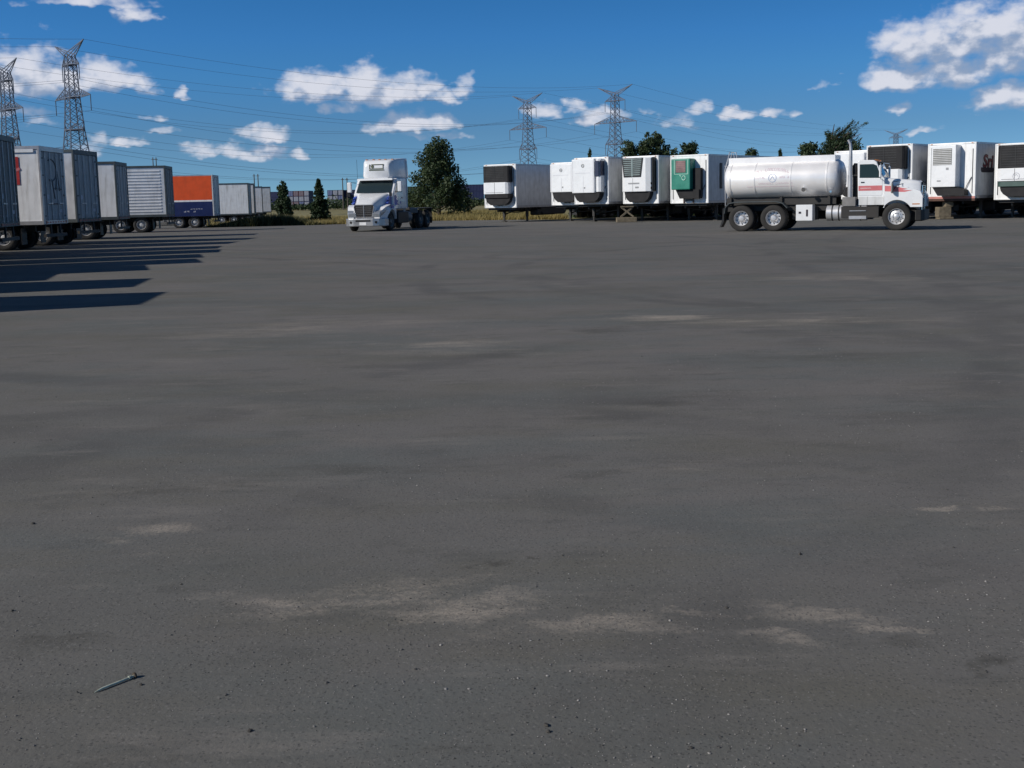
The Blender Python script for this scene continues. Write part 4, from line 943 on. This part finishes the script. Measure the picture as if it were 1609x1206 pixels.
m = MB(); m.box(-1.5, -1.1, .3, .8, 1.2, 2.35); m.box(-1.5, -1.1, -.8, -.3, 1.2, 2.35); m.build('seat', M_seat, cab)

# ------------------------------------------------------------------ pylons and cables
def half(z): 
    pts = [(0, 4.6), (17, 2.9), (25, 2.1), (34.5, 1.55), (44, 1.3), (47, 1.1)]
    for (a, b), (c, d) in zip(pts[:-1], pts[1:]):
        if z <= c: return b+(d-b)*(z-a)/(c-a)
    return pts[-1][1]
def lattice():
    m = MB(); zs = [0, 5, 9.5, 13.5, 17, 20, 22.6, 25, 27.4, 29.8, 32.2, 34.5, 36.9, 39.3, 41.7, 44, 47]
    for z0, z1 in zip(zs[:-1], zs[1:]):
        a, b = half(z0), half(z1)
        for sx, sy in ((1, 1), (1, -1), (-1, -1), (-1, 1)):
            m.beam((sx*a, sy*a, z0), (sx*b, sy*b, z1), .27)
        C4 = [(1, 1), (1, -1), (-1, -1), (-1, 1)]
        for k in range(4):
            p, q = C4[k], C4[(k+1) % 4]
            m.beam((p[0]*a, p[1]*a, z0), (q[0]*b, q[1]*b, z1), .13); m.beam((q[0]*a, q[1]*a, z0), (p[0]*b, p[1]*b, z1), .13)
            if z1 in (17, 25, 34.5, 44): m.beam((p[0]*b, p[1]*b, z1), (q[0]*b, q[1]*b, z1), .3)
    return m.mesh('tower_body', M_galv)
def arm(L, z, h):
    m = MB()
    for s in (1, -1):
        a = half(z); tip = (s*L, 0, z)
        for sy in (1, -1):
            m.beam((s*a, sy*a, z), tip, .22); m.beam((s*a*.95, sy*a, z+h), tip, .2)
            n = max(2, int(L/2.4))
            for k in range(n):
                f0 = k/n; f1 = (k+1)/n
                P = lambda f, up: (s*(a+(L-a)*f), sy*a*(1-f), z+(h*(1-f) if up else 0))
                m.beam(P(f0, False), P(f1 if f1 < 1 else .98, True), .12); m.beam(P(f0, True), P(f0, False), .12)
        m.beam((s*a, a, z), (s*a, -a, z), .2)
    return m.mesh('cross_arm', M_galv)
def horn(s):
    m = MB(); tip = (s*9.9, 0, 50.4)
    for sy in (1, -1):
        m.beam((s*1.0, sy*1.1, 47.6), tip, .2); m.beam((s*1.1, sy*1.1, 46.4), tip, .2); m.beam((-s*1.1, sy*1.1, 47), (s*1.0, sy*1.1, 47.6), .2)
        for k in range(4):
            f = k/4; f1 = (k+1)/4
            m.beam((s*(1.0+8.9*f), sy*1.1*(1-f), 47.6+2.8*f), (s*(1.1+8.8*f1), sy*1.1*(1-f1), 46.4+4.0*f1), .10)
    return m.mesh('horn', M_galv)
BODY = lattice(); ARMS = [arm(12, 34.5, 2.6), arm(5.7, 44, 1.8), arm(5.7, 25, 2.4)]; HORNS = [horn(1), horn(-1)]
ins = MB(); ins.tube([(0, 0, 0), (0, 0, -4.6)], .13, 6); INS = ins.mesh('insulator', mat('insulator_glass', (.10, .12, .16), .4))
ATT = [(s*x, 0, z-4.6) for x, z in ((12, 34.5), (5.7, 44), (5.7, 25)) for s in (1, -1)] + [(s*9.9, 0, 50.4) for s in (1, -1)]
def pylon(x, y, label, sc=1.0):
    t = thing('power_pylon', label, 'pylon', (x, y, 0), radians(-45), 'lattice power pylons'); t.scale = (sc, sc, sc)
    link(BODY, 'tower_body', t)
    for a in ARMS: link(a, 'cross_arm', t)
    for h_ in HORNS: link(h_, 'horn', t)
    for p in ATT[:6]: link(INS, 'insulator', t, (p[0], p[1], p[2]+4.6))
    return t
def wpt(t, p):
    s = t.scale[0]; c = cos(radians(-45)); q = sin(radians(-45))
    return Vector((t.location.x+(p[0]*c-p[1]*q)*s, t.location.y+(p[0]*q+p[1]*c)*s, p[2]*s))
P1 = pylon(-122.4, 320, 'tall lattice power pylon second from the left edge, above the silver trailers', .945)
P0 = pylon(-157, 357, 'lattice power pylon cut off by the left edge of the photo', .95)
P2 = pylon(9.2, 520, 'left one of the two lattice power pylons behind the reefer trailers', .975)
P3 = pylon(46.6, 490, 'right one of the two lattice power pylons behind the reefer trailers, beside the tree', .975)
P4 = pylon(309.4, 900, 'farthest power pylon, only its top horns showing above the trailers right of the tanker cab')
P5 = pylon(290, 955, 'power pylon hidden behind the windswept tree')
PL = pylon(-294, 150, 'power pylon out of view left of the photo'); PM = pylon(-327, 195, 'power pylon out of view left of the photo, farther line')
M_wire_i = 0
def cable(a, b, label, sag):
    m = MB(); n = 20; pts = []
    for k in range(n+1):
        f = k/n; p = a.lerp(b, f); p.z -= sag*4*f*(1-f); pts.append(p)
    m.tube(pts, .034, 4, cap=False)
    tag(m.build('power_cable', M_wire), label, 'cable', 'overhead cables between the pylons')
for ta, tb, nm in ((P1, P3, 'second pylon to right middle pylon'), (P0, P2, 'cut-off pylon to left middle pylon'),
                   (P3, P4, 'right middle pylon to farthest pylon'), (P2, P5, 'left middle pylon going right'), (PL, P1, 'left edge to second pylon'), (PM, P0, 'left edge to cut-off pylon')):
    for i, p in enumerate(ATT):
        lv = ('long arm', 'long arm', 'upper arm', 'upper arm', 'lower arm', 'lower arm', 'horn', 'horn')[i]
        cable(wpt(ta, p), wpt(tb, p), 'overhead cable, %s, %s, %s side' % (nm, lv, 'right' if i % 2 == 0 else 'left'), 9 if i < 6 else 6)
for px, top, sd in ((240, 247, 'behind the ribbed silver trailer, left of its pair'), (245, 247, 'behind the ribbed silver trailer, right of its pair'), (399, 273, 'behind the long white trailer, left of its pair'), (405, 273, 'behind the long white trailer, right of its pair'), (538, 279, 'above the container stacks, left of its pair'), (545, 279, 'above the container stacks, right of its pair')):
    q = px_depth(px, top, 260)
    m = MB(); m.tube([(0, 0, 0), (0, 0, q.z)], [.17, .10], 8); m.box(-.35, .35, -.06, .06, q.z-.5, q.z-.38)
    tag(m.build('utility_pole', M_pole), 'thin dark pole standing far off %s' % sd, 'pole', 'distant thin poles').location = (q.x, 260, 0)

# ------------------------------------------------------------------ trees
def leaf(m, p, s, r, asp=.6, mi=0, dirv=None):
    if dirv is None:
        d = Vector((r.gauss(0, 1), r.gauss(0, 1), r.gauss(0, 1))).normalized()
    else: d = (dirv+Vector((r.gauss(0, .4), r.gauss(0, .4), r.gauss(0, .4)))).normalized()
    u = d.orthogonal().normalized(); u = Quaternion(d, r.uniform(0, 2*pi)) @ u
    a = d*s/2; b = u*s*asp/2
    m.add([p-a, p+b*.9, p+a, p-b*.9], [(0, 1, 2, 3)], mi)
def tree(label, x, y, h, w, seed, kind='broad', leafm=None, ls=.30, nl=5200, trunk_h=.18, group='trees beyond the lot'):
    r = random.Random(seed); h -= gz(x, y); t = thing('conifer' if kind == 'conifer' else 'tree', label, 'tree', (x, y, gz(x, y)), 0, group)
    tr_ = MB(); lm = MB(); clumps = []
    tr_.tube([(0, 0, -.1), (r.uniform(-.1, .1), 0, h*.35), (r.uniform(-.2, .2), .1, h*.65), (0, 0, h*.93)], [h*.028, h*.021, h*.012, .02], 8)
    if kind == 'conifer':
        n = 46
        for k in range(n):
            f = k/n; z = h*(.10+.88*f); rad = w/2*1.25*(1-f)**.8*r.uniform(.6, 1.15)
            for j in range(5):
                a = r.uniform(0, 2*pi); rj = rad*r.uniform(.75, 1.1)
                e = Vector((cos(a)*rj, sin(a)*rj, z-.12*rj)); tr_.tube([(0, 0, z), e], [.03, .01], 3, cap=False)
                for q in range(int(nl/n/5)):
                    g_ = r.uniform(.15, 1)**.8; p = Vector((0, 0, z)).lerp(e, g_)+Vector((r.gauss(0, .10), r.gauss(0, .10), r.gauss(0, .09)))*w*.18
                    leaf(lm, p, ls*r.uniform(.6, 1.1), r, .45)
        lm_pts = [(0, 0, h)]
        for q in range(30): leaf(lm, Vector((r.gauss(0, .04), r.gauss(0, .04), h*r.uniform(.93, 1.0))), ls*.7, r, .4)
    else:
        nb = 46 if kind == 'taper' else 34
        for k in range(nb):
            f = (k+.5)/nb; z0 = h*(trunk_h+.55*f); a = k*2.4+r.uniform(-.4, .4)
            prof = (sin(pi*min(1, (.18+.86*f)))**.6) if kind == 'broad' else ((1.08-.80*f) if kind == 'taper' else (1-.55*f))
            R = w/2*prof*r.uniform(.55, 1.12); ez = z0+h*(.06+.22*r.random())+(h*.04 if f > .7 else 0); ez = min(ez, h*.97)
            e = Vector((cos(a)*R, sin(a)*R, ez)); mid = Vector((cos(a)*R*.5, sin(a)*R*.5, (z0+ez)/2-.1))
            tr_.tube([(0, 0, z0), mid, e], [h*.010, h*.006, .015], 5, cap=False)
            clumps.append((e, r.uniform(.10, .19)*w)); clumps.append((mid.lerp(e, .4)+Vector((r.gauss(0, .2), r.gauss(0, .2), r.gauss(0, .15))), r.uniform(.08, .15)*w))
        clumps.append((Vector((0, 0, h*.93)), .10*w)); clumps.append((Vector((.1*w, 0, h*.86)), .12*w)); clumps.append((Vector((-.1*w, 0, h*.84)), .12*w))
        tot = sum(c[1]**2 for c in clumps)
        for c, R in clumps:
            for q in range(int(nl*R*R/tot)):
                d = Vector((r.gauss(0, 1), r.gauss(0, 1), r.gauss(0, .8))).normalized()*R*r.random()**.45
                leaf(lm, c+d, ls*r.uniform(.6, 1.2), r)
    tr_.build('trunk', M_bark, t); lm.build('crown', leafm or M_leaf, t)
    return t
def ptree(label, px, top, Y, wpx, seed, **kw):
    q = px_depth(px, top, Y); return tree(label, q.x, Y, q.z, wpx/FPX*Y, seed, **kw)
ptree('large dark bushy tree just right of the white tractor unit', 686, 212, 112, 90, 6, nl=12500, ls=.31, trunk_h=.03, kind='taper')
ptree('low loose shrub at the right foot of the large dark tree', 728, 296, 125, 34, 8, nl=1500, ls=.3, trunk_h=.05)
ptree('small dark bushy evergreen beside the far end of the left trailer row', 443, 281, 118, 27, 11, kind='taper', leafm=M_needle, nl=5000, ls=.28, trunk_h=.05)
ptree('small pointed conifer between the two container stacks', 500, 280, 122, 30, 12, kind='conifer', leafm=M_needle, nl=10000, ls=.38)
ptree('tiny treetop behind the tallest white cooling unit', 927, 232, 112, 26, 13, kind='conifer', leafm=M_needle, nl=3000)
ptree('bushy treetop right of the right middle pylon', 988, 221, 108, 44, 14, nl=4200, kind='taper')
ptree('tallest upright treetop behind the unit with louvred grille', 1016, 202, 110, 50, 15, nl=5200, kind='spire', trunk_h=.1)
ptree('treetop right of the tallest upright one, behind the louvred grille', 1036, 207, 112, 42, 16, nl=4200, kind='spire')
ptree('low bushy treetop left of the green unit', 1055, 230, 108, 40, 17, nl=3000, kind='taper')
ptree('conifer treetop right above the green cooling unit', 1083, 224, 110, 48, 18, kind='taper', leafm=M_needle, nl=4800)
ptree('small round treetop above the rear of the tank', 1180, 234, 112, 36, 19, nl=3200, kind='taper')
ptree('small pointed treetop above the middle of the tank', 1226, 233, 112, 34, 20, kind='conifer', leafm=M_needle, nl=4200)
ptree('dark low tree left of the windswept tree', 1270, 223, 110, 52, 21, nl=5400, kind='taper')
# windswept tree: limbs streaming up to the right
q = px_depth(1303, 180, 108); H_ = q.z
wt = thing('windswept_tree', 'ragged windswept tree with spiky branches above the front of the tank', 'tree', (q.x, 108, 0), 0, 'trees beyond the lot')
tm = MB(); lm = MB(); r = random.Random(44)
tm.tube([(-.3, 0, -.1), (-.2, 0, H_*.3), (.0, 0, H_*.6), (.5, 0, H_*.9)], [.24, .19, .12, .03], 8)
tm.tube([(.2, 0, 0), (.7, .2, H_*.35), (1.3, .1, H_*.72)], [.2, .14, .04], 8)
for k in range(150):
    f = r.random(); root = Vector((-.2+.9*f+r.uniform(-.5, .5), r.uniform(-.7, .7), H_*(.18+.58*f)))
    side = r.random()
    if side < .30: d = Vector((-1.6, r.uniform(-.6, .6), 1.05)); L = r.uniform(.9, 1.9)*(1.1-.45*f)
    else: d = Vector((r.uniform(.5, 1.9), r.uniform(-.6, .6), r.uniform(.75, 1.7))); L = r.uniform(1.1, 2.7)
    d.normalize(); pts = []
    for j in range(6):
        g_ = j/5; pts.append(root+d*L*g_+Vector((.15*g_*g_ if d.x > 0 else .12*g_, 0, (.30 if d.x < 0 else -.12)*g_*g_)))
    tm.tube(pts, [.06, .05, .04, .03, .022, .01], 4, cap=False)
    for j in range(120):
        g_ = r.uniform(.12, 1.0); i_ = min(4, int(g_*5)); p = pts[i_].lerp(pts[i_+1], g_*5-i_)
        sp = .19*(1.10-g_)+.035
        leaf(lm, p+Vector((r.gauss(0, sp), r.gauss(0, sp), r.gauss(0, sp))), .22*r.uniform(.6, 1.2), r, .35, dirv=d)
for k in range(8000):
    p = Vector((r.gauss(-.2, 1.05), r.gauss(0, .8), H_*.30+r.gauss(0, H_*.16)))
    if p.z < .3 or abs(p.x+.2) > 2.1 or p.z > H_*.72: continue
    leaf(lm, p, .27*r.uniform(.6, 1.2), r)
tm.build('trunk', M_bark, wt); lm.build('crown', M_needle, wt)
q = px_depth(1352, 226, 106)
ptree('low tree at the right foot of the windswept tree', 1345, 226, 112, 40, 31, nl=2600)

# ------------------------------------------------------------------ grass, weeds, undergrowth
def blades(name, m_, gen, n, hmin, hmax, w, seed, label, cat):
    r = random.Random(seed); m = MB(); k = 0
    while k < n:
        p = gen(r)
        k += 1
        if p is None: continue
        h_ = r.uniform(hmin, hmax)*p[2]; a = r.uniform(0, pi); dx, dy = cos(a)*w*r.uniform(.6, 1.4), sin(a)*w; l = r.gauss(0, .3)*h_
        g0 = gz(p[0], p[1]); m.add([(p[0]-dx, p[1]-dy, g0-.03), (p[0]+dx, p[1]+dy, g0-.03), (p[0]+l+dx*.2, p[1]+r.gauss(0, .2)*h_, g0+h_)], [(0, 1, 2)])
    o = m.build(name, m_); return tag(o, label, cat, None, 'stuff')
def gfield(r):
    y = 86+(r.random()**1.6)*75; x = r.uniform(-.27, .12)*y
    e = EDGEY(x) if -33 < x < 6.5 else 89
    if x >= 4.5: return None
    if y < e+.2: y = e+.2+r.random()*3
    c = mnoise.noise(Vector((x*.16, y*.16, 0)))
    return (x, y, .75+.5*c)
blades('grass', M_grassm, gfield, 42000, .25, .62, .035, 1, 'dry yellow-green grass along the far edge of the asphalt lot', 'grass')
def gweed(r):
    x = r.uniform(-24.5, -14.5)+r.gauss(0, .5); q_ = (x+20.0)/3.4
    y = EDGEY(x)+.2+abs(r.gauss(0, 1.6)); return (x, y, max(.25, 1.35*math.exp(-q_*q_)))
blades('weeds', M_weed, gweed, 9000, .25, .85, .06, 2, 'dark weedy mound at the lot edge left of the tractor unit', 'weeds')
r = random.Random(77); m = MB()  # leaf mass added to darken the view under the reefers
for k in range(26000):
    x = r.uniform(5.0, 62); y = (89.5 if x < 30 else 92.4)+abs(r.gauss(0, 3)); 
    z = abs(r.gauss(0, .75))*(1+.4*mnoise.noise(Vector((x*.3, 0, 0))))
    if z > 1.9: continue
    leaf(m, Vector((x, y, z)), .38*r.uniform(.6, 1.2), r)
tag(m.build('filler', M_leaf), 'dark undergrowth of leaves, added behind the reefer trailers to blacken the gaps beneath', 'filler', None, 'stuff')
m = MB()
for k in range(15000):
    x = r.uniform(-150, 20); y = 330+abs(r.gauss(0, 12)); z = abs(r.gauss(0, .9))*(1.1+mnoise.noise(Vector((x*.07, 3, 0))))
    leaf(m, Vector((x, y, z)), 1.0*r.uniform(.6, 1.3), r)
tag(m.build('far_hedge', M_leaf), 'low dark hedge far off at the foot of the container stacks', 'hedge', None, 'stuff')

# ------------------------------------------------------------------ stacked containers far off
def cont_mesh(cm, cdoor):
    m = MB(); L, w, h_ = 12.2, 2.44, 2.59
    n = 40; prof = []
    for s in (1, -1):
        pr = []
        for k in range(n+1):
            xx = -L/2+.12+(L-.24)*k/n; pr.append((xx, s*(w/2-(.07 if (k//1) % 2 else .02))))
        m.add([(a, b, .12) for a, b in pr]+[(a, b, h_-.1) for a, b in pr], [(i, i+1, n+2+i, n+1+i) for i in range(n)])
    m.box(-L/2+.1, L/2-.1, -w/2+.1, w/2-.1, .1, h_-.03)
    for sx in (1, -1):
        for sy in (1, -1): m.box(sx*L/2, sx*(L/2-.14), sy*w/2, sy*(w/2-.14), 0, h_, 0)
        m.box(sx*(L/2-.01), sx*(L/2-.12), -w/2+.14, w/2-.14, h_-.14, h_-.002); m.box(sx*(L/2-.01), sx*(L/2-.12), -w/2+.14, w/2-.14, .002, .16)
        for sy in (1, -1):
            m.box(sx*(L/2-.03), sx*(L/2-.09), sy*.03, sy*(w/2-.16), .2, h_-.18, 1)
            for q_ in (.35, .8): m.box(sx*(L/2+.0), sx*(L/2-.03), sy*q_-.03, sy*q_+.03, .2, h_-.18, 2)
    for sy in (1, -1):
        m.box(-L/2+.14, L/2-.14, sy*w/2, sy*(w/2-.1), h_-.1, h_-.001); m.box(-L/2+.14, L/2-.14, sy*w/2, sy*(w/2-.1), .001, .14)
    return m.mesh('container', [cm, cdoor, M_pale])
cn = mat('container_navy', (.012, .02, .075), .6, var=.15, scale=.3); cr = mat('container_maroon', (.09, .03, .035), .6, var=.2, scale=.3); cg = mat('container_dark_green', (.012, .04, .035), .6, var=.15, scale=.3)
dw = mat('container_door_pale', (.30, .32, .38), .6, var=.2, scale=.3); dr = mat('container_door_mauve', (.17, .12, .15), .6, var=.2, scale=.3); db = mat('container_door_blue', (.10, .14, .30), .6, var=.2, scale=.3)
CM = {'navy': cont_mesh(cn, db), 'pale': cont_mesh(cn, dw), 'maroon': cont_mesh(cr, dr), 'green': cont_mesh(cg, cg)}
def container(kind, x, y, z, rz, label, grp_):
    o = bpy.data.objects.new('shipping_container', CM[kind]); C.objects.link(o); o.location = (x, y, z); o.rotation_euler = (0, 0, rz)
    tag(o, label, 'container', grp_)
r = random.Random(9)
rows = ('bottom', 'middle', 'top', 'fourth')
def ends(px0, px1, Y, nz, kinds, where):
    a = px_depth(px0, 300, Y).x; b = px_depth(px1, 300, Y).x; n = max(1, int(round((b-a)/2.55)))
    for i in range(n):
        for k in range(nz):
            kd = kinds[(i*3+k*5+(i*k)) % len(kinds)]
            container(kd, a+2.55*(i+.5), Y+6.1, .0+2.6*k, pi/2, '%s container seen end-on in the %s layer of the stack %s' % ({'navy': 'navy', 'pale': 'pale-doored', 'maroon': 'maroon', 'green': 'dark green'}[kd], rows[k], where), 'containers seen end-on ' + where)
def sides(px0, px1, Y, nz, kind, where):
    a = px_depth(px0, 300, Y).x; b = px_depth(px1, 300, Y).x; n = max(1, int(round((b-a)/12.4)))
    for i in range(n):
        for k in range(nz):
            container(kind, a+12.4*(i+.5), Y+1.3, 2.6*k, 0, 'dark %s container seen side-on in the %s layer %s' % (kind, rows[k], where), 'containers seen side-on ' + where)
ends(452, 488, 540, 3, ['maroon', 'pale', 'navy', 'maroon'], 'left of the pointed conifer')
ends(514, 537, 540, 3, ['pale', 'navy', 'pale'], 'right of the pointed conifer')
sides(537, 575, 545, 3, 'navy', 'left of the tractor unit')
sides(405, 450, 560, 3, 'navy', 'behind the small dark conifer')
sides(640, 718, 470, 3, 'green', 'behind the large dark tree')
sides(712, 765, 450, 3, 'navy', 'left of the first reefer trailer')

# ------------------------------------------------------------------ small things on the asphalt
a = px_ground(148, 1089); b = px_ground(215, 1063); d = b-a; L = d.length
m = MB(); m.tube([(0, 0, .0015), (.012, 0, .003), (.03, 0, .0046), (L-.01, 0, .0050)], [.0006, .0028, .0040, .0044], 10)
nail = m.build('spike', M_nail, smooth=40); tag(nail, 'long pale metal spike lying on the asphalt in the lower left', 'spike')
nail.location = (a.x, a.y, .001); nail.rotation_euler = (0, 0, atan2(d.y, d.x))
m = MB(); m.tube([(L-.011, 0, .0062), (L-.005, 0, .0062)], .0105, 12); m.build('head', M_nailhead, nail, smooth=30)
m = MB(); m.tube([(L-.030, 0, .005), (L-.022, 0, .005)], .0068, 10); m.build('collar', M_nail, nail, smooth=30)
def stone_mesh(m, c, s, r, mi=0):
    vs = []; t_ = (1+5**.5)/2
    ico = [(-1,t_,0),(1,t_,0),(-1,-t_,0),(1,-t_,0),(0,-1,t_),(0,1,t_),(0,-1,-t_),(0,1,-t_),(t_,0,-1),(t_,0,1),(-t_,0,-1),(-t_,0,1)]
    fa = [(0,11,5),(0,5,1),(0,1,7),(0,7,10),(0,10,11),(1,5,9),(5,11,4),(11,10,2),(10,7,6),(7,1,8),(3,9,4),(3,4,2),(3,2,6),(3,6,8),(3,8,9),(4,9,5),(2,4,11),(6,2,10),(8,6,7),(9,8,1)]
    a_ = r.uniform(0, pi); ex = r.uniform(.7, 1.3); ca, sa = cos(a_), sin(a_)
    for v in ico:
        k = s*.5/1.9*r.uniform(.75, 1.2); x_, y_ = v[0]*ex*k, v[1]*k; vs.append((c[0]+x_*ca-y_*sa, c[1]+x_*sa+y_*ca, c[2]+v[2]*k*.7+s*.12))
    m.add(vs, fa, mi)
def stonemat(name, lo, hi):
    m_ = bpy.data.materials.new(name); m_.use_nodes = True; t_ = m_.node_tree; g_ = t_.nodes.new('ShaderNodeNewGeometry')
    cr_ = t_.nodes.new('ShaderNodeValToRGB'); cr_.color_ramp.elements[0].color = (*lo, 1); cr_.color_ramp.elements[1].color = (*hi, 1); cr_.color_ramp.elements[1].position = .95
    e_ = cr_.color_ramp.elements.new(.6); e_.color = (*[(a*.6+b*.4)*.8 for a, b in zip(lo, hi)], 1)
    t_.links.new(g_.outputs['Random Per Island'], cr_.inputs[0]); t_.links.new(cr_.outputs[0], t_.nodes['Principled BSDF'].inputs['Base Color']); t_.nodes['Principled BSDF'].inputs['Roughness'].default_value = .85
    return m_
M_grav = stonemat('gravel_chips', (.05, .048, .045), (.32, .30, .28))
r = random.Random(21); m = MB(); k = 0
while k < 14000:
    y = 2.6*math.exp(r.random()*1.75); x = r.uniform(-.56, .56)*y
    dens = .30+1.5*mnoise.noise(Vector((x*1.3, y*.9, 5)))+(.35 if y < 4.3 else 0)
    if r.random() > dens: continue
    s = .0020*math.exp(abs(r.gauss(0, .50)))*(1+.06*y)
    stone_mesh(m, (x, y, 0), min(s, .012), r); k += 1
tag(m.build('gravel', M_grav), 'fine grit and small chips scattered over the near asphalt', 'gravel', None, 'stuff')
M_st = stonemat('loose_stone', (.05, .045, .038), (.09, .08, .07))
for px, py, s, lab in ((52, 823, .028, 'dark clod on the asphalt near the left edge, farthest of the near stones'), (19, 960, .022, 'small dark stone at the left edge'), (858, 1140, .024, 'dark stone low in the middle foreground'), (862, 1150, .02, 'tiny dark stone touching the one low in the middle foreground'),
                       (1257, 871, .026, 'dark clod on the asphalt right of centre'), (393, 1149, .022, 'small dark stone lower left, right of the spike'), (884, 873, .016, 'flat dark clod near the centre'), (221, 1076, .02, 'small dark stone beside the head of the spike'),
                       (285, 918, .016, 'small dark stone above and right of the spike'), (1142, 955, .02, 'small stone among the sandy streaks'), (1086, 1175, .018, 'small dark stone at the bottom edge right of the middle stone')):
    m = MB(); stone_mesh(m, (0, 0, 0), s*.75, r); g_ = px_ground(px, py)
    tag(m.build('stone', M_st), lab, 'stone', 'loose stones on the asphalt').location = (g_.x, g_.y, .0)
bpy.context.view_layer.update()
